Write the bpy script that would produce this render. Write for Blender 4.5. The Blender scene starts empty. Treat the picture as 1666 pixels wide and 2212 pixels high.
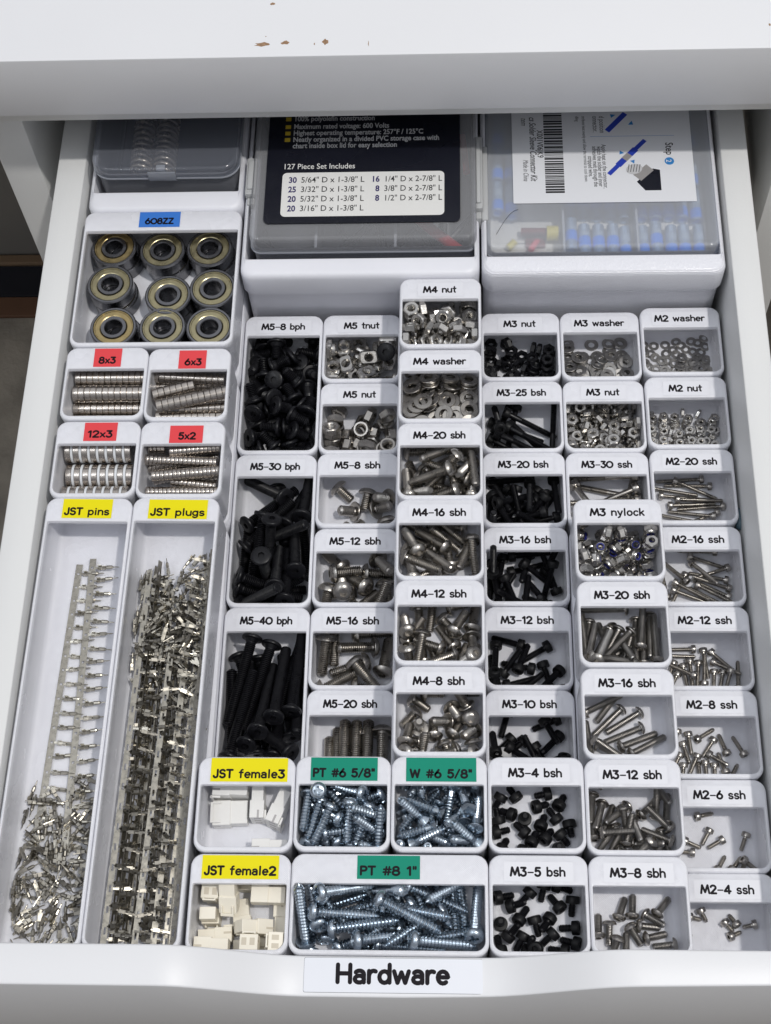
import bpy, bmesh, math, random
from mathutils import Vector, Matrix, Quaternion, Euler
U = 0.001                      # millimetres to metres
scene = bpy.context.scene
C = scene.collection
R = math.radians
# ---------------------------------------------------------------- camera, world, lamps, exposure
cam = bpy.data.objects.new('camera', bpy.data.cameras.new('camera'))
C.objects.link(cam)
cam.location = (168.559*U, -383.693*U, 539.735*U)
cam.rotation_euler = (R(26.4539), R(2.52102), R(1.05411))
cam.data.sensor_fit = 'VERTICAL'
cam.data.sensor_height = 24
cam.data.lens = 24*3194.09/2212
cam.data.clip_start = 0.01
cam.data.clip_end = 20
scene.camera = cam
scene.view_settings.view_transform = 'Standard'
scene.view_settings.look = 'None'
scene.view_settings.exposure = 0.0
scene.view_settings.gamma = 1
scene.view_settings.use_curve_mapping = False
world = bpy.data.worlds.new('World')
scene.world = world
world.use_nodes = True
wn = world.node_tree.nodes; wl = world.node_tree.links
bg = wn['Background']
tc = wn.new('ShaderNodeTexCoord'); sep = wn.new('ShaderNodeSeparateXYZ'); rmp = wn.new('ShaderNodeValToRGB')
wl.new(tc.outputs['Generated'], sep.inputs[0]); wl.new(sep.outputs['Z'], rmp.inputs['Fac'])
rmp.color_ramp.elements[0].position = 0.0; rmp.color_ramp.elements[0].color = (.07, .07, .075, 1)
rmp.color_ramp.elements[1].position = 1.0; rmp.color_ramp.elements[1].color = (.90, .925, .98, 1)
e = rmp.color_ramp.elements.new(.35); e.color = (.17, .175, .19, 1)
e = rmp.color_ramp.elements.new(.75); e.color = (.71, .73, .78, 1)
nz = wn.new('ShaderNodeTexNoise'); nz.inputs['Scale'].default_value = 3.2; nz.inputs['Detail'].default_value = 2
wl.new(tc.outputs['Generated'], nz.inputs['Vector'])
nr = wn.new('ShaderNodeMapRange'); nr.inputs['From Min'].default_value = .35; nr.inputs['From Max'].default_value = .65
nr.inputs['To Min'].default_value = .5; nr.inputs['To Max'].default_value = 1.4
wl.new(nz.outputs['Fac'], nr.inputs['Value'])
mx = wn.new('ShaderNodeMix'); mx.data_type = 'RGBA'; mx.blend_type = 'MULTIPLY'; mx.inputs['Factor'].default_value = 1
wl.new(rmp.outputs['Color'], mx.inputs['A']); wl.new(nr.outputs['Result'], mx.inputs['B'])
wl.new(mx.outputs['Result'], bg.inputs['Color'])
bg.inputs['Strength'].default_value = .87
def lamp(name, loc, target, size, energy, color, shape='DISK', size_y=None):
    d = bpy.data.lights.new(name, 'AREA'); d.shape = shape; d.size = size; d.energy = energy; d.color = color
    if size_y: d.size_y = size_y
    o = bpy.data.objects.new(name, d); C.objects.link(o); o.location = loc
    o.rotation_euler = (Vector(target)-Vector(loc)).to_track_quat('-Z', 'Y').to_euler()
    return o
lamp('ceiling_lamp', (.15+.34*1.9, -.13-.15*1.9, 1.9), (.15, -.13, 0), .075, 19.5, (1, .97, .93))
lamp('fill_light', (-.6, -.4, 2.0), (.15, -.1, 0), 1.2, 4, (.88, .93, 1), 'RECTANGLE', .12)  # unseen soft fill light, added to lift the shadows

# ---------------------------------------------------------------- materials
MAT = {}
def mat(name, color, rough=.5, metal=0, bump=None, spec=.5, vary=None, coat=0, sss=0):
    m = bpy.data.materials.new(name); m.use_nodes = True; n = m.node_tree.nodes; l = m.node_tree.links
    p = n['Principled BSDF']
    p.inputs['Base Color'].default_value = (*color, 1); p.inputs['Roughness'].default_value = rough
    p.inputs['Metallic'].default_value = metal; p.inputs['Specular IOR Level'].default_value = spec
    if coat: p.inputs['Coat Weight'].default_value = coat; p.inputs['Coat Roughness'].default_value = .1
    if sss: p.inputs['Subsurface Weight'].default_value = sss; p.inputs['Subsurface Radius'].default_value = (1, 1, 1); p.inputs['Subsurface Scale'].default_value = .003
    t = n.new('ShaderNodeTexCoord')
    if vary:                       # (scale, darker factor, roughness spread)
        z = n.new('ShaderNodeTexNoise'); z.inputs['Scale'].default_value = vary[0]; z.inputs['Detail'].default_value = 4
        l.new(t.outputs['Object'], z.inputs['Vector'])
        r = n.new('ShaderNodeMapRange'); r.inputs['From Min'].default_value = .3; r.inputs['From Max'].default_value = .7
        r.inputs['To Min'].default_value = vary[1]; r.inputs['To Max'].default_value = 1
        l.new(z.outputs['Fac'], r.inputs['Value'])
        x = n.new('ShaderNodeMix'); x.data_type = 'RGBA'; x.blend_type = 'MULTIPLY'; x.inputs['Factor'].default_value = 1
        x.inputs['A'].default_value = (*color, 1); l.new(r.outputs['Result'], x.inputs['B']); l.new(x.outputs['Result'], p.inputs['Base Color'])
        r2 = n.new('ShaderNodeMapRange'); r2.inputs['From Min'].default_value = .3; r2.inputs['From Max'].default_value = .7
        r2.inputs['To Min'].default_value = rough; r2.inputs['To Max'].default_value = min(1, rough+vary[2])
        l.new(z.outputs['Fac'], r2.inputs['Value']); l.new(r2.outputs['Result'], p.inputs['Roughness'])
    if bump:
        b = n.new('ShaderNodeBump'); b.inputs['Distance'].default_value = bump[2]; b.inputs['Strength'].default_value = bump[3]
        kind, sc = bump[0], bump[1]
        if kind == 'noise':
            z = n.new('ShaderNodeTexNoise'); z.inputs['Scale'].default_value = sc; z.inputs['Detail'].default_value = 3
            l.new(t.outputs['Object'], z.inputs['Vector']); l.new(z.outputs['Fac'], b.inputs['Height'])
        elif kind == 'print':      # filament beads: diagonal on top skins, stacked layers on the walls
            w = n.new('ShaderNodeTexWave'); w.wave_type = 'BANDS'; w.bands_direction = 'DIAGONAL'; w.inputs['Scale'].default_value = sc
            w.inputs['Distortion'].default_value = 1.2; w.inputs['Detail'].default_value = 2; w.inputs['Detail Scale'].default_value = 6
            mp = n.new('ShaderNodeMapping'); mp.inputs['Scale'].default_value = (1, 1, .0); l.new(t.outputs['Object'], mp.inputs['Vector'])
            l.new(mp.outputs['Vector'], w.inputs['Vector'])
            w2 = n.new('ShaderNodeTexWave'); w2.wave_type = 'BANDS'; w2.bands_direction = 'Z'; w2.inputs['Scale'].default_value = 650
            w2.inputs['Distortion'].default_value = .6; w2.inputs['Detail'].default_value = 1; l.new(t.outputs['Object'], w2.inputs['Vector'])
            z = n.new('ShaderNodeTexNoise'); z.inputs['Scale'].default_value = 420; z.inputs['Detail'].default_value = 2; l.new(t.outputs['Object'], z.inputs['Vector'])
            g = n.new('ShaderNodeNewGeometry'); sp = n.new('ShaderNodeSeparateXYZ'); l.new(g.outputs['True Normal'], sp.inputs[0])
            ab = n.new('ShaderNodeMath'); ab.operation = 'GREATER_THAN'; ab.inputs[1].default_value = .6; l.new(sp.outputs['Z'], ab.inputs[0])
            mu = n.new('ShaderNodeMath'); mu.operation = 'MULTIPLY'; l.new(w.outputs['Fac'], mu.inputs[0]); l.new(z.outputs['Fac'], mu.inputs[1])
            q = n.new('ShaderNodeMath'); q.operation = 'MULTIPLY'; q.inputs[1].default_value = .25; l.new(w2.outputs['Fac'], q.inputs[0])
            s = n.new('ShaderNodeMix'); s.data_type = 'FLOAT'; l.new(ab.outputs[0], s.inputs['Factor']); l.new(q.outputs[0], s.inputs['A']); l.new(mu.outputs[0], s.inputs['B'])
            l.new(s.outputs['Result'], b.inputs['Height'])
        elif kind == 'layers':
            w2 = n.new('ShaderNodeTexWave'); w2.wave_type = 'BANDS'; w2.bands_direction = 'Z'; w2.inputs['Scale'].default_value = sc
            w2.inputs['Distortion'].default_value = 3; w2.inputs['Detail'].default_value = 3; w2.inputs['Detail Scale'].default_value = 2
            l.new(t.outputs['Object'], w2.inputs['Vector']); l.new(w2.outputs['Fac'], b.inputs['Height'])
        l.new(b.outputs['Normal'], p.inputs['Normal'])
    MAT[name] = m; return m
def clear_mat(name, tint, clear, milky, rough=.08, ior=1.45):
    m = bpy.data.materials.new(name); m.use_nodes = True; n = m.node_tree.nodes; l = m.node_tree.links
    n.remove(n['Principled BSDF']); out = n['Material Output']
    tr = n.new('ShaderNodeBsdfTransparent'); tr.inputs['Color'].default_value = (*tint, 1)
    di = n.new('ShaderNodeBsdfDiffuse'); di.inputs['Color'].default_value = (*milky, 1)
    gl = n.new('ShaderNodeBsdfGlossy'); gl.inputs['Roughness'].default_value = rough
    a = n.new('ShaderNodeMixShader'); a.inputs[0].default_value = 1-clear; l.new(tr.outputs[0], a.inputs[1]); l.new(di.outputs[0], a.inputs[2])
    f = n.new('ShaderNodeFresnel'); f.inputs['IOR'].default_value = ior
    b = n.new('ShaderNodeMixShader'); l.new(f.outputs[0], b.inputs[0]); l.new(a.outputs[0], b.inputs[1]); l.new(gl.outputs[0], b.inputs[2])
    l.new(b.outputs[0], out.inputs[0]); MAT[name] = m; return m
WHITE = (.82, .825, .87)
mat('printed', WHITE, .2, bump=('print', 900, .00028, .6), vary=(30, .95, .12), sss=.3)
mat('printed_smooth', WHITE, .36, bump=('print', 900, .00012, .3), vary=(25, .95, .06), sss=.3)
mat('printed_layers', WHITE, .17, bump=('layers', 420, .00025, .6), sss=.3)
mat('tape', (.765, .77, .81), .4, vary=(60, .975, .05))
mat('ink', (.006, .004, .007), .6, spec=.2)
mat('tape_blue', (.045, .19, .62), .55, spec=.25); mat('tape_red', (.76, .065, .075), .55, spec=.25); mat('tape_yellow', (.83, .73, .0), .55, spec=.25); mat('tape_green', (0, .25, .16), .55, spec=.25)
mat('plate', (.80, .82, .87), .35, vary=(40, .98, .05)); mat('plate_edge', (.35, .36, .38), .6)
mat('lacquer', (.79, .795, .81), .38, bump=('noise', 900, .0002, .12), vary=(9, .975, .05))
mat('lacquer_side', (.76, .765, .755), .42, bump=('noise', 900, .0002, .2), vary=(12, .97, .05))
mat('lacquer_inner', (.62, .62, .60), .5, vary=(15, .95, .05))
mat('chipboard', (.42, .26, .15), .9, bump=('noise', 1500, .0006, .8), vary=(900, .6, .05))
mat('steel', (.46, .435, .40), .23, 1, vary=(300, .8, .14))
mat('steel_bright', (.57, .55, .52), .2, 1, vary=(300, .85, .12), bump=('noise', 1400, .00012, .35))
mat('steel_dull', (.42, .405, .385), .28, 1, vary=(300, .8, .12))
mat('zinc', (.50, .57, .64), .18, 1, vary=(300, .82, .14))
mat('oxide', (.007, .007, .009), .24, 0, vary=(400, .6, .2), spec=.3)
mat('oxide_dull', (.007, .007, .008), .4, 0, vary=(400, .6, .15), spec=.28)
mat('nickel', (.52, .475, .43), .2, 1, vary=(250, .85, .1))
mat('spacer', (.72, .74, .76), .5)
mat('shield', (.46, .41, .25), .24, 1, vary=(260, .75, .12)); mat('shield_gold', (.50, .39, .19), .24, 1, vary=(260, .75, .12))
mat('race', (.20, .20, .21), .2, 1, vary=(200, .8, .1))
mat('nylon_ring', (.03, .035, .22), .3)
mat('tin', (.48, .45, .385), .22, 1, vary=(500, .75, .15)); mat('tin_dark', (.33, .31, .27), .3, 1, vary=(400, .75, .15))
mat('housing', (.80, .79, .76), .42); mat('housing_cream', (.86, .81, .69), .42)
mat('card_black', (.009, .010, .018), .22, vary=(20, .8, .1)); mat('card_white', (.76, .755, .73), .5); mat('paper', (.75, .76, .79), .6, vary=(12, .98, .03))
mat('print_grey', (.55, .55, .56), .5); mat('print_navy', (.03, .022, .12), .5); mat('print_black', (.02, .02, .022), .5); mat('print_gold', (.52, .37, .03), .5)
mat('print_blue', (.02, .05, .42), .4); mat('print_sky', (.03, .22, .55), .4); mat('print_line', (.32, .42, .62), .5); mat('print_steel', (.45, .43, .42), .35, .4)
mat('red_tube', (.45, .02, .03), .4); mat('maroon', (.20, .045, .045), .6); mat('black_tube', (.012, .012, .014), .4); mat('sleeve_blue', (.0, .22, .92), .3); mat('solder', (.30, .29, .29), .35); mat('pink', (.7, .08, .12), .4)
mat('yellow_cap', (.68, .58, .08), .4); mat('beige', (.62, .56, .45), .6); mat('coil', (.55, .49, .42), .2, .7, vary=(300, .6, .1))
mat('floor', (.44, .395, .33), .85, bump=('noise', 160, .002, .6), vary=(22, .5, .1)); mat('navy', (.012, .013, .022), .6, vary=(6, .7, .1)); mat('wood', (.2, .1, .055), .55, bump=('noise', 60, .001, .2), vary=(14, .6, .1))
mat('gilt', (.30, .2, .12), .5, vary=(10, .7, .1)); mat('grey_panel', (.30, .285, .26), .7, vary=(5, .8, .1)); mat('dark_rubber', (.02, .02, .022), .6); mat('slide', (.10, .10, .10), .4, .8)
mat('disc_grey', (.50, .50, .50), .5); mat('stone_blue', (.09, .15, .19), .3)
clear_mat('clear_lid', (.96, .96, .98), .74, (.80, .81, .84), .07); clear_mat('clear_edge', (.9, .92, .95), .5, (.66, .69, .75), .1)
clear_mat('clear_base', (.95, .95, .97), .72, (.62, .64, .70), .12); clear_mat('frosted', (.9, .92, .95), .35, (.60, .64, .72), .18); clear_mat('clip', (.9, .9, .9), .3, (.64, .65, .65), .2)
clear_mat('milky_lid', (.97, .98, .99), .66, (.86, .89, .95), .07); clear_mat('smoky_lid', (.96, .97, .99), .76, (.44, .47, .55), .07)
clear_mat('latch_clear', (.92, .93, .95), .62, (.55, .58, .64), .15); clear_mat('sleeve_clear', (.88, .94, 1), .55, (.45, .62, .88), .1)
mat('case_grey', (.30, .30, .32), .5, vary=(20, .7, .1)); mat('case_smoke', (.10, .11, .14), .5, vary=(20, .8, .1)); mat('sleeve_grey', (.60, .60, .60), .5)

# ---------------------------------------------------------------- mesh helpers (all in millimetres)
def mk(name, verts, faces, m, parent=None, smooth=False, loc=None, sharp=None):
    me = bpy.data.meshes.new(name); me.from_pydata([(x*U, y*U, z*U) for x, y, z in verts], [], faces); me.update()
    me.materials.append(MAT[m])
    if smooth:
        me.shade_smooth()
        if sharp: me.set_sharp_from_angle(angle=R(sharp))
    o = bpy.data.objects.new(name, me); C.objects.link(o)
    if parent: o.parent = parent
    if loc: o.location = [c*U for c in loc]
    return o
def empty(name, loc=(0, 0, 0)):
    o = bpy.data.objects.new(name, None); o.empty_display_size = .002; C.objects.link(o); o.location = [c*U for c in loc]; return o
def tag(o, label=None, cat=None, group=None, kind=None):
    if label: o['label'] = label
    if cat: o['category'] = cat
    if group: o['group'] = group
    if kind: o['kind'] = kind
    return o
class G:                           # geometry collector for ONE part
    def __init__(s): s.v = []; s.f = []
    def box(s, x0, x1, y0, y1, z0, z1, M=None):
        n = len(s.v); p = [Vector((x, y, z)) for x in (x0, x1) for y in (y0, y1) for z in (z0, z1)]
        if M: p = [M@q for q in p]
        s.v += [tuple(q) for q in p]
        s.f += [tuple(n+i for i in f) for f in ((0, 1, 3, 2), (4, 6, 7, 5), (0, 4, 5, 1), (2, 3, 7, 6), (0, 2, 6, 4), (1, 5, 7, 3))]; return s
    def bbox(s, x0, x1, y0, y1, z0, z1, b=.4):     # box with all edges chamfered
        n = len(s.v); bm = bmesh.new(); bmesh.ops.create_cube(bm, size=1)
        for v in bm.verts: v.co = Vector(((x0+x1)/2+v.co.x*(x1-x0), (y0+y1)/2+v.co.y*(y1-y0), (z0+z1)/2+v.co.z*(z1-z0)))
        bmesh.ops.bevel(bm, geom=bm.edges[:], offset=b, segments=2, affect='EDGES', profile=.5)
        bm.verts.index_update(); s.v += [tuple(v.co) for v in bm.verts]; s.f += [tuple(n+v.index for v in f.verts) for f in bm.faces]; bm.free(); return s
    def lathe(s, prof, n=16, cap0=True, cap1=True, M=None):   # prof: (radius or function(angle), z)
        b = len(s.v)
        for r, z in prof:
            for i in range(n):
                a = 2*math.pi*i/n; q = r(a) if callable(r) else r
                p = Vector((q*math.cos(a), q*math.sin(a), z)); s.v.append(tuple(M@p if M else p))
        for k in range(len(prof)-1):
            for i in range(n):
                j = (i+1) % n; s.f.append((b+k*n+i, b+k*n+j, b+(k+1)*n+j, b+(k+1)*n+i))
        if cap0: s.f.append(tuple(b+i for i in range(n))[::-1])
        if cap1: s.f.append(tuple(b+(len(prof)-1)*n+i for i in range(n)))
        return s
    def tube(s, pts, r, n=6):
        b = len(s.v); pts = [Vector(p) for p in pts]
        for k, p in enumerate(pts):
            t = (pts[min(k+1, len(pts)-1)]-pts[max(k-1, 0)]).normalized(); u = t.orthogonal().normalized()
            if k and abs(t.dot(pu)) < .98: u = (pu-t*t.dot(pu)).normalized()
            pu = u; w = t.cross(u); rr = r[k] if isinstance(r, list) else r
            for i in range(n): a = 2*math.pi*i/n; s.v.append(tuple(p+(u*math.cos(a)+w*math.sin(a))*rr))
        for k in range(len(pts)-1):
            for i in range(n): j = (i+1) % n; s.f.append((b+k*n+i, b+k*n+j, b+(k+1)*n+j, b+(k+1)*n+i))
        s.f.append(tuple(b+i for i in range(n))[::-1]); s.f.append(tuple(b+(len(pts)-1)*n+i for i in range(n))); return s
    def rings(s, loops, cap0=True, cap1=True):
        b = len(s.v); n = len(loops[0])
        for L in loops: s.v += L
        for k in range(len(loops)-1):
            for i in range(n): j = (i+1) % n; s.f.append((b+k*n+i, b+k*n+j, b+(k+1)*n+j, b+(k+1)*n+i))
        if cap0: s.f.append(tuple(b+i for i in range(n))[::-1])
        if cap1: s.f.append(tuple(b+(len(loops)-1)*n+i for i in range(n)))
        return s
    def build(s, name, m, parent=None, smooth=False, loc=None, sharp=None): return mk(name, s.v, s.f, m, parent, smooth, loc, sharp)
def rr(x0, x1, y0, y1, rads, z, n=6):             # rounded rectangle, counter-clockwise; radii front-left, front-right, back-right, back-left
    L = []
    for (cx, cy, a0), r in zip(((x0, y0, 180), (x1, y0, 270), (x1, y1, 0), (x0, y1, 90)), rads):
        sx = 1 if cx == x0 else -1; sy = 1 if cy == y0 else -1
        for i in range(n+1):
            a = R(a0+90*i/n); L.append((cx+sx*r+r*math.cos(a), cy+sy*r+r*math.sin(a), z))
    return L

# ---------------------------------------------------------------- lettering: a monoline stroke font with round ends
def arc(cx, cy, rx, ry, a0, a1, n=10): return [(cx+rx*math.cos(R(a0+(a1-a0)*i/n)), cy+ry*math.sin(R(a0+(a1-a0)*i/n))) for i in range(n+1)]
X = .66
GL = {
 ' ': (.42, []), '-': (.66, [[(.04, .40), (.62, .40)]]), 'x': (.56, [[(.04, 0), (.52, X)], [(.04, X), (.52, 0)]]),
 'M': (.98, [[(0, 0), (.16, 1), (.47, .12), (.80, 1), (.96, 0)]]),
 '0': (.88, [arc(.42, .46, .42, .47, 90, 450, 20)]), '1': (.38, [[(.02, .78), (.26, .97), (.26, 0)]]),
 '2': (.66, [arc(.31, .70, .29, .27, 165, -25)+[(.03, 0), (.64, 0)]]),
 '3': (.64, [[(.05, .96), (.56, .96), (.27, .60)]+arc(.28, .29, .30, .30, 80, -150)]),
 '4': (.74, [[(.52, 0), (.52, .97), (.02, .27), (.72, .27)]]),
 '5': (.66, [[(.58, .96), (.14, .96), (.09, .54)]+arc(.30, .31, .30, .32, 130, -150)]),
 '6': (.68, [[(.42, .97), (.09, .46)]+arc(.33, .30, .30, .31, 160, 520, 18)]),
 '8': (.66, [arc(.31, .73, .25, .23, 270, 630, 16), arc(.31, .25, .31, .27, 90, 450, 18)]),
 'b': (.60, [[(.03, 1.02), (.03, 0)], arc(.29, .32, .26, .32, 180, 540, 16)]),
 'p': (.60, [[(.03, X), (.03, -.34)], arc(.29, .32, .26, .32, 180, 540, 16)]),
 'g': (.60, [arc(.28, .34, .26, .31, 0, 360, 16), [(.54, X), (.54, -.06)]+arc(.28, -.06, .26, .24, 0, -150)]),
 'h': (.58, [[(.03, 1.02), (.03, 0)], [(.03, .34)]+arc(.28, .38, .25, .27, 170, 0)+[(.53, 0)]]),
 'n': (.58, [[(.03, X), (.03, 0)], [(.03, .34)]+arc(.28, .38, .25, .27, 170, 0)+[(.53, 0)]]),
 'u': (.58, [[(.03, X), (.03, .27)]+arc(.28, .27, .25, .26, 180, 360)+[(.53, X)], [(.53, .3), (.53, 0)]]),
 't': (.42, [[(.20, .98), (.20, .14)]+arc(.33, .14, .13, .13, 180, 270, 4), [(.02, X), (.40, X)]]),
 's': (.54, [arc(.26, .49, .21, .165, 25, 250)+arc(.26, .165, .23, .165, 80, -155)]),
 'w': (.82, [[(.02, X), (.20, 0), (.40, .60), (.60, 0), (.78, X)]]),
 'a': (.58, [arc(.27, .46, .23, .2, 150, 0, 8)+[(.50, 0)], arc(.27, .19, .235, .19, 0, 360, 14)]),
 'e': (.58, [[(.04, .34), (.53, .34)]+arc(.28, .33, .26, .33, 5, 310, 14)]),
 'r': (.40, [[(.03, X), (.03, 0)], [(.03, .33)]+arc(.27, .38, .23, .28, 170, 60, 6)]),
 'y': (.58, [[(.03, X), (.28, .02)], [(.53, X), (.22, -.22), (.05, -.32)]]),
 'l': (.24, [[(.10, 1.02), (.10, 0)]]), 'o': (.62, [arc(.29, .33, .27, .33, 90, 450, 18)]),
 'c': (.54, [arc(.28, .33, .26, .33, 45, 315, 12)]), 'k': (.54, [[(.03, 1.02), (.03, 0)], [(.46, X), (.04, .26)], [(.19, .40), (.50, 0)]]),
 'd': (.60, [[(.54, 1.02), (.54, 0)], arc(.28, .32, .26, .32, 0, 360, 16)]),
 'i': (.24, [[(.10, X), (.10, 0)], [(.10, .90), (.10, .93)]]), 'f': (.44, [[(.16, 0), (.16, .80)]+arc(.32, .82, .16, .18, 180, 80, 6), [(0, X), (.38, X)]]),
 'm': (.88, [[(.03, X), (.03, 0)], [(.03, .38)]+arc(.23, .42, .2, .22, 170, 0, 8)+[(.43, 0)], [(.43, .38)]+arc(.63, .42, .2, .22, 170, 0, 8)+[(.83, 0)]]),
 'J': (.52, [[(.44, 1), (.44, .26)]+arc(.23, .26, .21, .26, 0, -170, 8)]), 'S': (.60, [arc(.29, .74, .25, .24, 25, 250)+arc(.29, .26, .27, .26, 80, -155)]),
 'T': (.64, [[(0, .98), (.62, .98)], [(.31, .98), (.31, 0)]]), 'P': (.60, [[(.04, 0), (.04, .98), (.34, .98)]+arc(.34, .73, .22, .25, 90, -90, 8)+[(.04, .48)]]),
 'W': (1.0, [[(0, 1), (.22, 0), (.48, .9), (.74, 0), (.96, 1)]]), '#': (.78, [[(.22, 0), (.34, .96)], [(.50, 0), (.62, .96)], [(.04, .32), (.72, .32)], [(.08, .66), (.76, .66)]]),
 '/': (.52, [[(0, -.05), (.46, 1.02)]]), '"': (.34, [[(.06, 1), (.06, .72)], [(.26, 1), (.26, .72)]]), 'Z': (.70, [[(.04, .96), (.62, .96), (.04, 0), (.64, 0)]]),
 'H': (.74, [[(.04, 1), (.04, 0)], [(.68, 1), (.68, 0)], [(.04, .5), (.68, .5)]]), 'q': (.3, [])}
def lettering(text, x, y, z, h, parent, width=None, m='ink', weight=None, gap=.15, name='lettering', rot=0):
    adv = 0; items = []
    for ch in text:
        w, st = GL[ch]; items.append((adv, st, ch)); adv += w+gap
    adv -= gap; k = (width/(adv*h)) if width else 1; sx = h*k
    g = G(); zi = 0; cr, srr = math.cos(rot), math.sin(rot)
    for a, st, ch in items:
        wt = (.135 if (ch.isupper() or ch.isdigit()) else .112)*h if weight is None else weight*h
        if ch == '-': wt *= .75
        runs = []
        for pl in st:                 # sharp corners start a new stroke, so every corner is round
            cur = [pl[0]]
            for i in range(1, len(pl)):
                cur.append(pl[i])
                if i < len(pl)-1:
                    u = (pl[i][0]-pl[i-1][0], pl[i][1]-pl[i-1][1]); v_ = (pl[i+1][0]-pl[i][0], pl[i+1][1]-pl[i][1])
                    if u[0]*v_[0]+u[1]*v_[1] < .64*math.hypot(*u)*math.hypot(*v_): runs.append(cur); cur = [pl[i]]
            runs.append(cur)
        for pl in runs:
            pts = []
            for px, py in pl:
                qx = (a+px-adv/2)*sx; qy = py*h; pts.append((x+qx*cr-qy*srr, y+qx*srr+qy*cr))
            if math.dist(pts[0], pts[-1]) < 1e-6 and len(pts) > 3:
                P3 = [Vector((p[0], p[1], 0)) for p in pts]; rad = [wt]*len(P3)
            else:
                P0 = [Vector((p[0], p[1], 0)) for p in pts]
                d0 = (P0[0]-P0[1]).normalized()*wt*.9; d1 = (P0[-1]-P0[-2]).normalized()*wt*.9
                P3 = [P0[0]+d0, P0[0]+d0*.7, P0[0]]+P0[1:-1]+[P0[-1], P0[-1]+d1*.7, P0[-1]+d1]; rad = [wt*.1, wt*.7, wt]+[wt]*(len(P0)-2)+[wt, wt*.7, wt*.1]
            b = len(g.v)
            for i, p in enumerate(P3):           # flat ribbon, mitred, a hair above the tape
                pa = P3[max(i-1, 0)]; pb = P3[min(i+1, len(P3)-1)]
                if (i == 0 or i == len(P3)-1) and rad[0] == wt: pa = P3[-2]; pb = P3[1]
                t1 = (p-pa); t2 = (pb-p)
                if t1.length < 1e-9: t1 = t2
                if t2.length < 1e-9: t2 = t1
                t1 = t1.normalized(); t2 = t2.normalized(); t = (t1+t2)
                t = t.normalized() if t.length > .2 else t1
                nn = Vector((-t.y, t.x, 0)); c = max(.55, nn.dot(Vector((-t1.y, t1.x, 0)))); o = nn*min(rad[i]/c, rad[i]*1.6)
                zz = z+zi*.0015; g.v += [(p.x+o.x, p.y+o.y, zz), (p.x-o.x, p.y-o.y, zz)]
            for i in range(len(P3)-1): g.f.append((b+2*i, b+2*i+1, b+2*i+3, b+2*i+2))
            zi += 1
    return g.build(name, m, parent)
def typeset(text, x, y, z, size, parent, m, align='LEFT', sx=1, rot=0, shear=0, bold=0, name='lettering'):
    cu = bpy.data.curves.new('t', 'FONT'); cu.body = text; cu.size = size*U; cu.align_x = align; cu.shear = shear; cu.offset = bold*U; cu.resolution_u = 3; cu.space_line = .92
    o = bpy.data.objects.new('t', cu); C.objects.link(o)
    me = bpy.data.meshes.new_from_object(o.evaluated_get(bpy.context.evaluated_depsgraph_get())); bpy.data.objects.remove(o)
    me.transform(Matrix.Translation((x*U, y*U, z*U))@Matrix.Rotation(rot, 4, 'Z')@Matrix.Diagonal((sx, 1, 1, 1)))
    me.materials.clear(); me.materials.append(MAT[m]); q = bpy.data.objects.new(name, me); C.objects.link(q); q.parent = parent; return q

# ---------------------------------------------------------------- setting and furniture
f = G(); f.box(-2500, 2500, -2500, 2500, -520, -510); tag(f.build('floor', 'floor'), kind='structure')
# desk: top slab, chipped lacquer
desk = empty('desk', (140, 57, 44)); tag(desk, 'white lacquered desk top with small brown chips, overhanging the open drawer', 'desk')
def local(parent, g, name, m, **k):                 # build in world mm, parented to an empty
    o = g.build(name, m, None, **k); o.parent = parent; o.matrix_parent_inverse = Matrix.Translation(-parent.location); return o
g = G().bbox(-620, 900, 57, 640, 44, 77.6, .7); local(desk, g, 'top_slab', 'lacquer', smooth=True, sharp=40)
random.seed(11)
def chip(cx, cy, w, h, n=14):
    g = G(); ph = random.uniform(0, 6)
    pts = [(cx+w/2*math.cos(2*math.pi*i/n)*random.uniform(.55, 1.1), cy+h/2*math.sin(2*math.pi*i/n)*random.uniform(.5, 1.1), 77.66) for i in range(n)]
    b = len(g.v); g.v += pts+[(p[0], p[1], 77.4) for p in pts]; g.f.append(tuple(range(n)))
    for i in range(n): g.f.append((i, n+i, n+(i+1) % n, (i+1) % n))
    local(desk, g, 'chip', 'chipboard')
CHIPS = [(88.7, 63.8, 7.2, 3.1), (98.2, 64.5, 4.1, 2.3), (115.0, 64.7, 3.3, 3.6), (110.4, 63.6, 0.6, 1.5), (91.8, 86.5, 2.6, 1.9), (298.2, 69.6, 1.1, 1.5), (89.8, 68.2, 0.6, 0.5), (132.9, 63.3, 0.4, 3.1)]
for a in CHIPS: chip(*a)
# cabinet: side panels, front rail, slide rails
cab = empty('cabinet', (140, 73, -500)); tag(cab, 'white drawer cabinet under the desk, with the drawer pulled out of it', 'cabinet')
local(cab, G().bbox(-45, -27.5, 70, 560, -500, 43.5, .6), 'side_panel', 'lacquer_side', smooth=True, sharp=40)
local(cab, G().bbox(318, 336, 70, 560, -500, 43.5, .6), 'side_panel', 'lacquer_side', smooth=True, sharp=40)
local(cab, G().bbox(-48, 339, 68, 90, 28.4, 43.7, .5), 'front_rail', 'lacquer_side', smooth=True, sharp=40)
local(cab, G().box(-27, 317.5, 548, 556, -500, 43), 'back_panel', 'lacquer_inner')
for x0 in (-26.0, 304.0):
    local(cab, G().box(x0, x0+9.5, 92, 540, -62, -46), 'slide_rail', 'slide')
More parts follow.
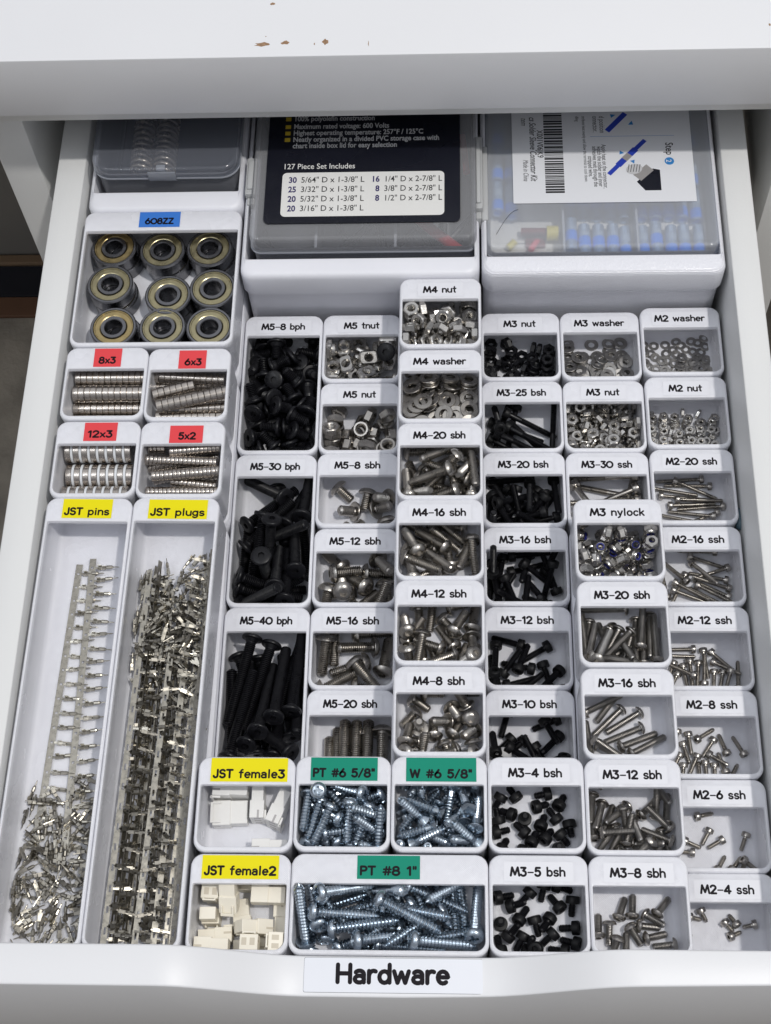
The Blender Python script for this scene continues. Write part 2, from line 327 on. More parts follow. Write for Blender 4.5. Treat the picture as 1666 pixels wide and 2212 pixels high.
# drawer
dr = empty('drawer', (144, -300, -60)); tag(dr, 'white open drawer full of small labelled parts bins', 'drawer')
def slab(x00, x01, x10, x11, y0, y1, z0, z1, b=.6): # board whose x bounds drift from the front (x00,x01) to the back (x10,x11)
    g = G()
    def L(i, z): return [(x00+i, y0, z), (x01-i, y0, z), (x11-i, y1, z), (x10+i, y1, z)]
    return g.rings([L(0, z0), L(0, z1-b), L(b*.3, z1-b*.3), L(b, z1)])
local(dr, slab(-17.2, -4.3, -15.0, -1.6, -293, 480, -62, 2.2), 'side_board', 'lacquer_side', smooth=True, sharp=50)
local(dr, slab(289.2, 301.6, 290.4, 302.6, -293, 480, -62, 2.2), 'side_board', 'lacquer_side', smooth=True, sharp=50)
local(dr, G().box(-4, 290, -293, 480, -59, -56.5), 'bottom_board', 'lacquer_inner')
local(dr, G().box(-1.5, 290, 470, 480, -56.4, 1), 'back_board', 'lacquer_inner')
g = G(); xs = [-80+i*5 for i in range(93)]
def ss(a, b, x): t = max(0, min(1, (x-a)/(b-a))); return t*t*(3-2*t)
def ztop(x): return 29-19.5*(ss(66, 116, x)-ss(177, 228, x))
rows = []
for x in xs:
    yo = -307.0+.02*max(0, x-150); yi = -293.2; zt = ztop(x)
    rows.append([(x, yi, -76), (x, yi, zt-.6), (x, yi-.25, zt-.15), (x, yi-.8, zt), (x, yo+.8, zt), (x, yo+.25, zt-.15), (x, yo, zt-.6), (x, yo, -76)])
for r_ in rows: g.v += r_
m8 = 8
for i in range(len(rows)-1):
    for j in range(m8): k = (j+1) % m8; g.f.append((i*m8+j, i*m8+k, (i+1)*m8+k, (i+1)*m8+j))
g.f.append(tuple(range(m8))[::-1]); g.f.append(tuple((len(rows)-1)*m8+j for j in range(m8)))
local(dr, g, 'front_panel', 'lacquer', smooth=True, sharp=50)
HWL = (115.3, 177.3, -305.4, -293.9)
HWT = (126.8, 165.6, -302.1, 6.0)
# the label on the scooped edge of the front
g = G().rings([rr(HWL[0], HWL[1], HWL[2], HWL[3], (.6,)*4, 9.52, 3), rr(HWL[0], HWL[1], HWL[2], HWL[3], (.6,)*4, 9.78, 3)])
ge = G().rings([rr(HWL[0]-.18, HWL[1]+.18, HWL[2]-.18, HWL[3]+.18, (.6,)*4, 9.505, 3), rr(HWL[0]-.12, HWL[1]+.12, HWL[2]-.12, HWL[3]+.12, (.6,)*4, 9.56, 3)]); local(dr, ge, 'label_border', 'plate_edge')
hl = local(dr, g, 'label', 'plate'); t = lettering('Hardware', (HWT[0]+HWT[1])/2, HWT[2], 9.84, HWT[3], None, width=HWT[1]-HWT[0], weight=.125)
t.parent = hl
# things on the floor beyond the desk's left side

g = G().bbox(-900, -75, 391, 420, -509.8, -240, 2); tag(g.build('wall_panel', 'grey_panel'), 'dull greyish brown panel beyond the cabinet at the left', 'panel')
g = G().bbox(-900, -75, 379, 389.5, -509.8, -505, 2); tag(g.build('trim_board', 'gilt'), 'thin gilt brown board at the foot of the grey panel', 'board')
g = G().bbox(-900, -75, 346, 378, -509.8, -507, 1); tag(g.build('dark_mat', 'navy'), 'flat near black strip on the floor at the left', 'mat')
g = G().bbox(-900, -75, 325, 345, -509.8, -506, 1); tag(g.build('wood_board', 'wood'), 'reddish brown wooden board on the floor at the left', 'board')
g = G().bbox(395, 800, 350, 560, -509.8, -330, 6); tag(g.build('black_box', 'dark_rubber'), 'black box on the floor right of the cabinet', 'box')


# ---------------------------------------------------------------- bins
DEPTH = 20.5; WS = 1.3; WF = 1.9; LEDGE = 10.9
def make_bin(text, x0, x1, y0, y1, z, label, yaw=0, tape=None, m='printed', x_adj=(0, 0)):
    px, py = (x0+x1)/2, y1
    root = empty('storage_bin', (px, py, z-27)); root.rotation_euler.z = yaw
    x0 -= px; x1 -= px; y0 -= py; y1 -= py; H = 27; x0 += x_adj[0]; x1 += x_adj[1]
    ro = (4.6,)*4
    def O(i, zz): return rr(x0+i, x1-i, y0+i, y1-i, tuple(max(.3, r-i) for r in ro), zz)
    ri = (3.6, 3.6, .7, .7); rb = (3.6, 3.6, 3.0, 3.0)
    def I(i, zz): return rr(x0+WS-i, x1-WS+i, y0+WF-i, y1-LEDGE+i, ri, zz)
    def B(i, zz, back=0): return rr(x0+WS+i, x1-WS-i, y0+WF+i, y1-LEDGE+(LEDGE-WS)*back-i, tuple(max(.4, r-i*.6) for r in (rb if back == 1 else ri)), zz)
    loops = [O(1.6, 0), O(1.2, 3), O(.25, 4.5), O(.25, H-4.2), O(0, H-3.6), O(0, H-1.1), O(.12, H-.6), O(.4, H-.2), O(.85, H), I(.35, H), I(.12, H-.12), I(0, H-.4), B(0, H-2.2, 0), B(0, H-2.6, .25), B(0, H-8, 1),
             B(0, H-DEPTH+2.4, 1), B(.5, H-DEPTH+1.1, 1), B(1.3, H-DEPTH+.3, 1), B(2.6, H-DEPTH, 1)]
    g = G().rings(loops); g.build('shell', m, root, smooth=True, sharp=35)
    tag(root, label, 'storage bin', 'white plastic parts bins set side by side in the drawer')
    if text:
        n = len(text); wd = {3: 8.6, 6: 14.6}.get(n, None)
        if tape:
            (mt, a, b, c, d, sk) = tape; a -= px; b -= px; c -= py; d -= py
            L = [(a+sk, c, H+.02), (b+sk, c, H+.02), (b, d, H+.02), (a, d, H+.02)]
            tg = G().rings([L, [(p[0], p[1], H+.12) for p in L]]); tp = tg.build('tape_label', mt, root)
            base = c+1.55+(.3 if n < 6 else 0); cx = (a+b)/2+sk*.5; wd = min(b-a-2.2, wd or n*2.55); mz = H+.2
            if n == 3: wd = 7.0
            if text == '5x2' or text == '6x3': cx += .4
        else:
            cx = (x0+x1)/2; w_ = min(25, n*2.6+4); cx -= .2
            L = rr(cx-w_/2, cx+w_/2+.5, y1-LEDGE+1.1, y1-2.6, (.3,)*4, H+.02, 2)
            tg = G().rings([L, [(p[0], p[1], H+.09) for p in L]]); tp = tg.build('tape_label', 'tape', root)
            base = y1-LEDGE+3.2; wd = {6: 14.2, 7: 16.6, 8: 19.6, 9: 21.4}.get(n, n*2.4)
            if text.endswith('washer'): wd = 22.2
            if text.endswith('nylock'): wd = 21.6
            if text.endswith('tnut'): wd = 15.8
            mz = H+.14
        lettering(text, cx, base, mz, 3.0, tp, width=wd, gap=.15)
    return root
P = 36.0; PY = 36.42
ZL = {'lo': -27.3, 'hi': 0.0, 'r': -25.2, 'l': 2.3}
def binbox(c, r, w, h, lev, dy): return c*P+.12, (c+w)*P-.12, -(r+h)*PY+dy+.12, -r*PY+dy-.12, ZL[lev]
BX = {}
TAPES = {'608': ('tape_blue', 25.2, 43.9, 28.05, 36.5, 0), '8x3': ('tape_red', 12.3, 24.3, -46.15, -36.9, -0.0), '6x3': ('tape_red', 49.4, 61.3, -47.38999999999999, -38.2, 0), '12x3': ('tape_red', 12.0, 26.0, -82.75, -73.9, 0), '5x2': ('tape_red', 48.5, 62.6, -83.91000000000003, -75.6, 0), 'pins': ('tape_yellow', 7.1, 27.7, -118.9, -110.2, 0), 'plugs': ('tape_yellow', 42.8, 67.1, -119.35, -110.6, 0), 'f3': ('tape_yellow', 75.9, 105.0, -228.35, -219.24, 0), 'f2': ('tape_yellow', 75.2, 103.5, -264.7, -256.06, 0), 'p6': ('tape_green', 113.7, 138.9, -227.75, -218.84, 0), 'p8': ('tape_green', 132.2, 155.1, -264.3, -255.76, 0), 'w6': ('tape_green', 149.6, 175.9, -227.9, -218.74, 0)}
BINLIST = [('608', '608ZZ', 0, -1, 2, 2, 'l', 0.9, 'white bin with a blue label, holding nine pairs of ball bearings'), ('8x3', '8x3', 0, 1, 1, 1, 'l', 0.5, 'white bin with a red 8x3 label, four sticks of disc magnets inside'), ('6x3', '6x3', 1, 1, 1, 1, 'l', -0.3, 'white bin with a red 6x3 label, crossed sticks of disc magnets inside'), ('12x3', '12x3', 0, 2, 1, 1, 'l', 0, 'white bin with a red 12x3 label, wide disc magnets with white spacers inside'), ('5x2', '5x2', 1, 2, 1, 1, 'l', -0.4, 'white bin with a red 5x2 label, sticks of the thinnest disc magnets inside'), ('pins', 'JST pins', 0, 3, 1, 5, 'l', 0, 'long white bin with a yellow pins label at the left edge of the drawer'), ('plugs', 'JST plugs', 1, 3, 1, 5, 'l', 0, 'long white bin with a yellow plugs label, second from the left'), ('b8', 'M5-8 bph', 2, 0, 1, 2, 'lo', -0.4, 'double length white bin labelled M5-8 bph, full of short black screws'), ('b30', 'M5-30 bph', 2, 2, 1, 2, 'lo', -0.3, 'double length white bin labelled M5-30 bph, full of black screws'), ('b40', 'M5-40 bph', 2, 4, 1, 2, 'lo', 0, 'double length white bin labelled M5-40 bph, full of long black screws'), ('f3', 'JST female3', 2, 6, 1, 1, 'hi', 0.1, 'white bin with a yellow female3 label, white connector housings inside'), ('f2', 'JST female2', 2, 7, 1, 1, 'hi', -0.3, 'white bin with a yellow female2 label, cream connector housings inside'), ('tn', 'M5 tnut', 3, 0, 1, 1, 'lo', -0.2, 'white bin labelled M5 tnut'), ('n5', 'M5 nut', 3, 1, 1, 1, 'lo', -0.4, 'white bin labelled M5 nut'), ('s8', 'M5-8 sbh', 3, 2, 1, 1, 'lo', 0.2, 'white bin labelled M5-8 sbh'), ('s12', 'M5-12 sbh', 3, 3, 1, 1, 'lo', 0, 'white bin labelled M5-12 sbh'), ('s16', 'M5-16 sbh', 3, 4, 1, 1, 'lo', 0, 'white bin labelled M5-16 sbh'), ('s20', 'M5-20 sbh', 3, 5, 1, 1, 'lo', 0.3, 'white bin labelled M5-20 sbh'), ('p6', 'PT #6 5/8"', 3, 6, 1, 1, 'hi', 0.5, 'white bin with a green PT #6 5/8" label'), ('w6', 'W #6 5/8"', 4, 6, 1, 1, 'hi', 0.6, 'white bin with a green W #6 5/8" label'), ('p8', 'PT #8 1"', 3, 7, 2, 1, 'hi', 0, 'double width white bin with a green PT #8 1" label'), ('n4', 'M4 nut', 4, 0, 1, 1, 'hi', 0.2, 'white bin labelled M4 nut'), ('w4', 'M4 washer', 4, 1, 1, 1, 'hi', -0.5, 'white bin labelled M4 washer'), ('f20', 'M4-20 sbh', 4, 2, 1, 1, 'hi', -0.4, 'white bin labelled M4-20 sbh'), ('f16', 'M4-16 sbh', 4, 3, 1, 1, 'hi', 0, 'white bin labelled M4-16 sbh'), ('f12', 'M4-12 sbh', 4, 4, 1, 1, 'hi', 0.4, 'white bin labelled M4-12 sbh'), ('f8', 'M4-8 sbh', 4, 5, 1, 1, 'hi', 0.3, 'white bin labelled M4-8 sbh'), ('n3b', 'M3 nut', 5, 0, 1, 1, 'lo', 0, 'white bin labelled M3 nut with black nuts in it'), ('c25', 'M3-25 bsh', 5, 1, 1, 1, 'lo', 0, 'white bin labelled M3-25 bsh'), ('c20', 'M3-20 bsh', 5, 2, 1, 1, 'lo', 0.2, 'white bin labelled M3-20 bsh'), ('c16', 'M3-16 bsh', 5, 3, 1, 1, 'lo', 0.5, 'white bin labelled M3-16 bsh'), ('c12', 'M3-12 bsh', 5, 4, 1, 1, 'lo', 0.3, 'white bin labelled M3-12 bsh'), ('c10', 'M3-10 bsh', 5, 5, 1, 1, 'lo', 0.4, 'white bin labelled M3-10 bsh'), ('c4', 'M3-4 bsh', 5, 6, 1, 1, 'hi', 0.5, 'white bin labelled M3-4 bsh'), ('c5', 'M3-5 bsh', 5, 7, 1, 1, 'hi', 0.1, 'white bin labelled M3-5 bsh'), ('w3', 'M3 washer', 6, 0, 1, 1, 'lo', 0, 'white bin labelled M3 washer'), ('n3', 'M3 nut', 6, 1, 1, 1, 'lo', -0.1, 'white bin labelled M3 nut with shiny steel nuts in it'), ('d30', 'M3-30 ssh', 6, 2, 1, 1, 'lo', 0, 'white bin labelled M3-30 ssh'), ('ny', 'M3 nylock', 6, 3, 1, 1, 'hi', -0.2, 'white bin labelled M3 nylock'), ('e20', 'M3-20 sbh', 6, 4, 1, 1, 'hi', -0.2, 'white bin labelled M3-20 sbh'), ('e16', 'M3-16 sbh', 6, 5, 1, 1, 'hi', -0.4, 'white bin labelled M3-16 sbh'), ('e12', 'M3-12 sbh', 6, 6, 1, 1, 'hi', 0, 'white bin labelled M3-12 sbh'), ('e8', 'M3-8 sbh', 6, 7, 1, 1, 'hi', 0, 'white bin labelled M3-8 sbh'), ('w2', 'M2 washer', 7, 0, 1, 1, 'r', 0.8, 'white bin labelled M2 washer'), ('n2', 'M2 nut', 7, 1, 1, 1, 'r', 0.4, 'white bin labelled M2 nut'), ('m20', 'M2-20 ssh', 7, 2, 1, 1, 'r', 0.2, 'white bin labelled M2-20 ssh'), ('m16', 'M2-16 ssh', 7, 3, 1, 1, 'r', -0.5, 'white bin labelled M2-16 ssh'), ('m12', 'M2-12 ssh', 7, 4, 1, 1, 'r', -0.6, 'white bin labelled M2-12 ssh'), ('m8', 'M2-8 ssh', 7, 5, 1, 1, 'r', -0.3, 'white bin labelled M2-8 ssh'), ('m6', 'M2-6 ssh', 7, 6, 1, 1, 'r', -0.4, 'white bin labelled M2-6 ssh'), ('m4', 'M2-4 ssh', 7, 7, 1, 1, 'r', -0.2, 'white bin labelled M2-4 ssh')]
for key, text, c, r, w, h, lev, dy, label in BINLIST:
    x0, x1, y0, y1, z = binbox(c, r, w, h, lev, dy); BX[key] = (x0, x1, y0, y1, z)
    make_bin(text, x0, x1, y0, y1, z, label, yaw=-.0135 if key in ('pins', 'plugs') else 0, tape=TAPES.get(key), x_adj={'f3': (-1.0, 0), 'f2': (-1.2, 0)}.get(key, (0, 0)))
# plain lower bins that carry the upper ones (their walls show in the gaps)
for n, (c, r, w, h) in enumerate([(0, -1, 2, 2), (0, 1, 2, 2), (0, 3, 1, 5), (1, 3, 1, 5), (2, 6, 1, 2), (3, 6, 1, 2), (4, 0, 1, 4), (4, 4, 1, 4), (5, 6, 1, 2), (6, 3, 1, 3), (6, 6, 1, 2)]):
    x0, x1, y0, y1 = c*P+.4, (c+w)*P-.4, -(r+h)*PY+.4, -r*PY-.4; z1 = (-25.2 if c < 2 else -27.4)
    g = G().rings([rr(x0+i, x1-i, y0+i, y1-i, (4.2-i*.5,)*4, z) for i, z in ((.5, -56), (0, -54), (0, z1-1), (.4, z1-.2), (1, z1-.05))])
    lab = ['bearing bin', 'four red labelled magnet bins', 'pins bin', 'plugs bin', 'female2 and female3 bins', 'PT #6 and left half of the PT #8 bins', 'M4 nut to M4-16 bins', 'M4-12 to W #6 bins', 'M3-4 and M3-5 bsh bins', 'M3 nylock to M3-16 sbh bins', 'M3-12 and M3-8 sbh bins'][n]
    tag(g.build('bin_riser', 'printed_smooth', smooth=True, sharp=35), 'white plastic riser underneath the '+lab, 'riser', 'risers under the upper layer of bins')
# big bins at the back
def big_bin(x0, x1, y0, y1, z, label, wf, m):
    root = empty('storage_bin', ((x0+x1)/2, y0, z-50)); px, py = (x0+x1)/2, y0; x0 -= px; x1 -= px; y0 -= py; y1 -= py
    H = 50
    def O(i, zz, k=0): return rr(x0+i, x1-i, y0+i+k, y1-i, (5.5,)*4, zz, 8)
    def I(i, zz): return rr(x0+1.5+i, x1-1.5-i, y0+wf+i, y1-1.5-i, (2.0,)*4, zz, 8)
    g = G().rings([O(1.5, -6, 1.2), O(1, 0, 1.2), O(.8, H-17, 1.0), O(.3, H-15, .4), O(0, H-13.5), O(0, H-3), O(.35, H-1.5), O(1.1, H-.5), O(2.2 if wf > 4 else 1.2, H), I(-.3, H), I(0, H-.4), I(0, 4), I(1, 3)])
    g.build('shell', m, root, smooth=True, sharp=40); tag(root, label, 'storage bin', 'three large white bins at the back of the drawer'); return root
big_bin(.3, 71.7, 37.6, 230, 2.3, 'large white bin at the rear left, holding a clear box of coils', 10.5, 'printed_smooth')
big_bin(72.6, 179.4, .9, 230, 1.5, 'large white bin at the rear centre, holding the black labelled box', 9.5, 'printed_smooth')
big_bin(180.4, 287.6, .9, 230, 1.5, 'large white bin at the rear right with shiny layer lines, holding the sleeve connector box', 9.5, 'printed_layers')

# ---------------------------------------------------------------- fasteners: one of each kind, then copies
F = .95
SPEC = {'s8': (2.328, 4.513, 2.612, 7.6, 'b'), 's12': (2.328, 4.513, 2.612, 11.4, 'b'), 's16': (2.328, 4.513, 2.612, 15.2, 'b'), 's20': (2.328, 4.513, 2.612, 19.0, 'b'), 'b8': (2.28, 4.37, 1.52, 7.6, 'f'), 'b30': (2.28, 4.37, 1.52, 28.5, 'f'), 'b40': (2.28, 4.37, 1.52, 38.0, 'f'), 'f8': (1.852, 3.61, 2.09, 7.6, 'b'), 'f12': (1.852, 3.61, 2.09, 11.4, 'b'), 'f16': (1.852, 3.61, 2.09, 15.2, 'b'), 'f20': (1.852, 3.61, 2.09, 19.0, 'b'), 'e8': (1.406, 2.708, 1.567, 7.6, 'b'), 'e12': (1.406, 2.708, 1.567, 11.4, 'b'), 'e16': (1.406, 2.708, 1.567, 15.2, 'b'), 'e20': (1.406, 2.708, 1.567, 19.0, 'b'), 'c4': (1.406, 2.612, 2.85, 3.8, 'c'), 'c5': (1.406, 2.612, 2.85, 4.75, 'c'), 'c10': (1.406, 2.612, 2.85, 9.5, 'c'), 'c12': (1.406, 2.612, 2.85, 11.4, 'c'), 'c16': (1.406, 2.612, 2.85, 15.2, 'c'), 'c20': (1.406, 2.612, 2.85, 19.0, 'c'), 'c25': (1.406, 2.612, 2.85, 23.75, 'c'), 'd30': (1.406, 2.612, 2.85, 28.5, 'c'), 'm4': (0.931, 1.805, 1.9, 3.8, 'c'), 'm6': (0.931, 1.805, 1.9, 5.7, 'c'), 'm8': (0.931, 1.805, 1.9, 7.6, 'c'), 'm12': (0.931, 1.805, 1.9, 11.4, 'c'), 'm16': (0.931, 1.805, 1.9, 15.2, 'c'), 'm20': (0.931, 1.805, 1.9, 19.0, 'c'), 'p6': (1.662, 3.23, 2.09, 15.105, 'p'), 'p8': (1.995, 3.8, 2.47, 24.13, 'p'), 'w6': (1.615, 3.135, 2.09, 15.105, 'w')}
def com(k):
    r, Rh, h, L, s = SPEC[k]; ms = r*r*L; mh = Rh*Rh*h*.8
    return (ms*L/2-mh*h/2)/(ms+mh)
def hexr(a): return lambda t: a/math.cos(((t+math.pi/6) % (math.pi/3))-math.pi/6)
def cross(a, w):
    def fn(t):
        c, s = abs(math.cos(t)), abs(math.sin(t)); mn, mx_ = min(c, s), max(c, s)
        d = w/mn if mn > 1e-6 else 9e9
        return max(min(a/mx_, d), w*1.15/mx_)
    return fn
def shank(r, L, c, pitch, n=12, style='m', plain=0):
    g = G(); z = c; prof = [(r*.84, c+.05)]; zz = c-.5
    if plain: prof += [(r*.9, c-.3), (r*.9, c-plain)]; zz = c-plain-.2
    end = c-L; tip = .8 if style == 'm' else 2.2
    while zz > end+tip:
        prof += [(r*.76, zz), (r, zz-pitch*(.42 if style == 'm' else .5)), (r, zz-pitch*(.58 if style == 'm' else .62))]; zz -= pitch
    if style == 'm': prof += [(r*.82, end+.5), (r*.62, end)]
    else:
        k = tip; s0 = zz
        for q in (.8, .6, .35): prof += [(r*.72*q+.15, s0-(1-q)*(s0-end)+.2), (r*.95*q+.1, s0-(1-q)*(s0-end))]
        prof += [(r*.12, end)]
    return g.lathe(prof[::-1], n)
def head(style, r, Rh, h, c):
    g = G(); n = 24
    if style == 'b':      # domed button, hex socket
        s = Rh*.36; pr = [(Rh*.80, c), (Rh*.97, c+.1), (Rh, c+.35), (Rh*.93, c+h*.45), (Rh*.80, c+h*.72), (Rh*.62, c+h*.93), (Rh*.50, c+h), (hexr(s), c+h), (hexr(s*.97), c+h*.35)]
    elif style == 'f':    # thin wide flat head, hex socket, cone neck
        s = Rh*.30; pr = [(r*.95, c-1.4), (r*1.15, c-.7), (Rh*.72, c-.05), (Rh*.97, c+.05), (Rh, c+.3), (Rh, c+h*.6), (Rh*.95, c+h*.88), (Rh*.88, c+h), (hexr(s), c+h), (hexr(s*.97), c+h*.1)]
    elif style == 'c':    # cap head
        s = Rh*.46; pr = [(Rh*.85, c), (Rh*.97, c+.08), (Rh, c+.25), (Rh, c+h*.84), (Rh*.95, c+h*.94), (Rh*.86, c+h), (hexr(s), c+h), (hexr(s*.97), c+h*.4)]
    elif style == 'p':    # pan head, cross recess
        pr = [(Rh*.7, c), (Rh*.96, c+.08), (Rh, c+.45), (Rh*.95, c+h*.55), (Rh*.80, c+h*.85), (Rh*.62, c+h), (cross(Rh*.55, Rh*.14), c+h), (cross(Rh*.35, Rh*.10), c+h*.2)]
    else:                 # countersunk, cross recess
        pr = [(r*.8, c-h), (r*1.0, c-h*.95), (Rh*.96, c-.35), (Rh, c-.2), (Rh*.98, c), (Rh*.7, c+.12), (cross(Rh*.62, Rh*.14), c+.12), (cross(Rh*.3, Rh*.09), c-h*.6)]
    return g.lathe(pr, n)
PROTO = {}
def screw_proto(k, mh, ms):
    r, Rh, h, L, st = SPEC[k]; c = com(k); root = empty({'b': 'button_head_screw', 'f': 'flat_head_screw', 'c': 'cap_screw', 'p': 'pan_head_screw', 'w': 'wood_screw'}[st])
    head(st, r, Rh, h, c).build('head', mh, root, smooth=True, sharp=38)
    pitch = {'p': 1.35, 'w': 1.2}.get(st, .5*2*r/ (2.2 if r > 2 else 2.0) if r > 1.2 else .45)
    if st in 'bfc': pitch = {True: .82, False: .72}[r > 2.1] if r > 1.7 else (.55 if r > 1.2 else .42)
    shank(r, L, c, pitch, 20 if r > 1.7 else 14, 'm' if st in 'bfc' else 't', plain={'c25': 6, 'd30': 12, 'w6': 4, 'b40': 2, 'b30': 2}.get(k, 0)).build('threaded_shank', ms, root, smooth=(st == 'c'), sharp=30)
    return root
def hexnut(k, m, rings=True):
    a, h, q = NUT[k]; g = G(); n = 24
    pr = [(q*1.12, -h/2), (a*.92, -h/2), (hexr(a), -h/2+.25*h*.5), (hexr(a), h/2-.25*h*.5), (a*.92, h/2), (q*1.12, h/2)]
    t = 5; 
    for i in range(t): z = h/2-.2-(h-.4)*i/(t-1); pr += [(q*.98, z), (q*.86, z-(h-.4)/(t-1)*.5)] if i < t-1 else [(q*.98, z)]
    pr.append((q*1.12, -h/2)); return g.lathe(pr, n, False, False)
def nut_proto(k, m):
    o = hexnut(k, m).build('hex_nut', m, smooth=True, sharp=30); return o
def nylock_proto(m):
    a, h, q = NUT['ny']; root = empty('lock_nut'); g = G(); n = 24; y = h/2
    pr = [(q, -y), (a*.92, -y), (hexr(a), -y+.3), (hexr(a), y-1.4), (a*.93, y-1.2), (a*.86, y-.8), (a*.84, y-.35), (a*.70, y), (a*.64, y-.1), (a*.64, y-.9), (q, y-1.2), (q*.9, 0), (q, -y)]
    g.lathe(pr, n, False, False).build('nut_body', m, root, smooth=True, sharp=30)
    G().lathe([(a*.63, y-1.0), (a*.63, y-.25), (q*.92, y-.3), (q*.92, y-1.0)], 20, False, False).build('nylon_ring', 'nylon_ring', root, smooth=True, sharp=40)
    return root
def washer_proto(k, m):
    a, h, q = WASH[k]; g = G(); h /= 1
    pr = [(q, -h/2), (a*.96, -h/2), (a, -h*.25), (a, h*.25), (a*.96, h/2), (q*1.06, h/2), (q, h*.3), (q, -h/2)]
    return g.lathe(pr, 22, False, False).build('washer', m, smooth=True, sharp=40)
def tnut_proto(m):
    l, w, h, q = TN; g = G(); n = 32
    def obl(s):
        def fn(t):
            c, s_ = abs(math.cos(t)), abs(math.sin(t)); return s*min(l/max(c, 1e-6), w/max(s_, 1e-6), math.hypot(l, w)*.88)
        return fn
    pr = [(q, -h*.5), (obl(.85), -h*.5), (obl(1), -h*.3), (obl(1), 0), (obl(.93), h*.1), (w*.93, h*.12), (w*.93, h*.42), (w*.82, h*.5), (q*1.15, h*.5)]
    for i in range(5): pr += [(q, h*.42-i*.7), (q*.87, h*.42-i*.7-.35)]
    pr += [(q, -h*.5)]
    return g.lathe(pr, n, False, False).build('t_nut', m, smooth=True, sharp=32)
NUT = {'n5': (3.562, 3.515, 2.28), 'n4': (3.325, 3.04, 1.805), 'n3b': (2.612, 2.185, 1.33), 'n3': (2.612, 2.185, 1.33), 'n2': (1.9, 1.472, 0.902), 'ny': (2.612, 3.515, 1.33)}; WASH = {'w4': (4.085, 0.76, 1.995), 'w3': (3.23, 0.522, 1.52), 'w2': (2.328, 0.332, 1.045)}; TN = (4.369999999999999, 3.04, 4.18, 2.1849999999999996)
def copy_tree(o, parent=None):
    c = o.copy(); C.objects.link(c)
    if parent: c.parent = parent
    for ch in list(o.children): copy_tree(ch, c)
    return c
def pose(o, p, q):
    o.location = [v*U for v in p]; o.rotation_mode = 'QUATERNION'; o.rotation_quaternion = q
def unpack(v):                     # six whole numbers each: place in tenths of a millimetre, turn vector in hundredths of a radian
    out = []
    for i in range(0, len(v), 6):
        t = Vector(v[i+3:i+6])/100; a = t.length
        out.append(((v[i]/10, v[i+1]/10, v[i+2]/10), Quaternion(t/a, a) if a > 1e-6 else Quaternion()))
    return out
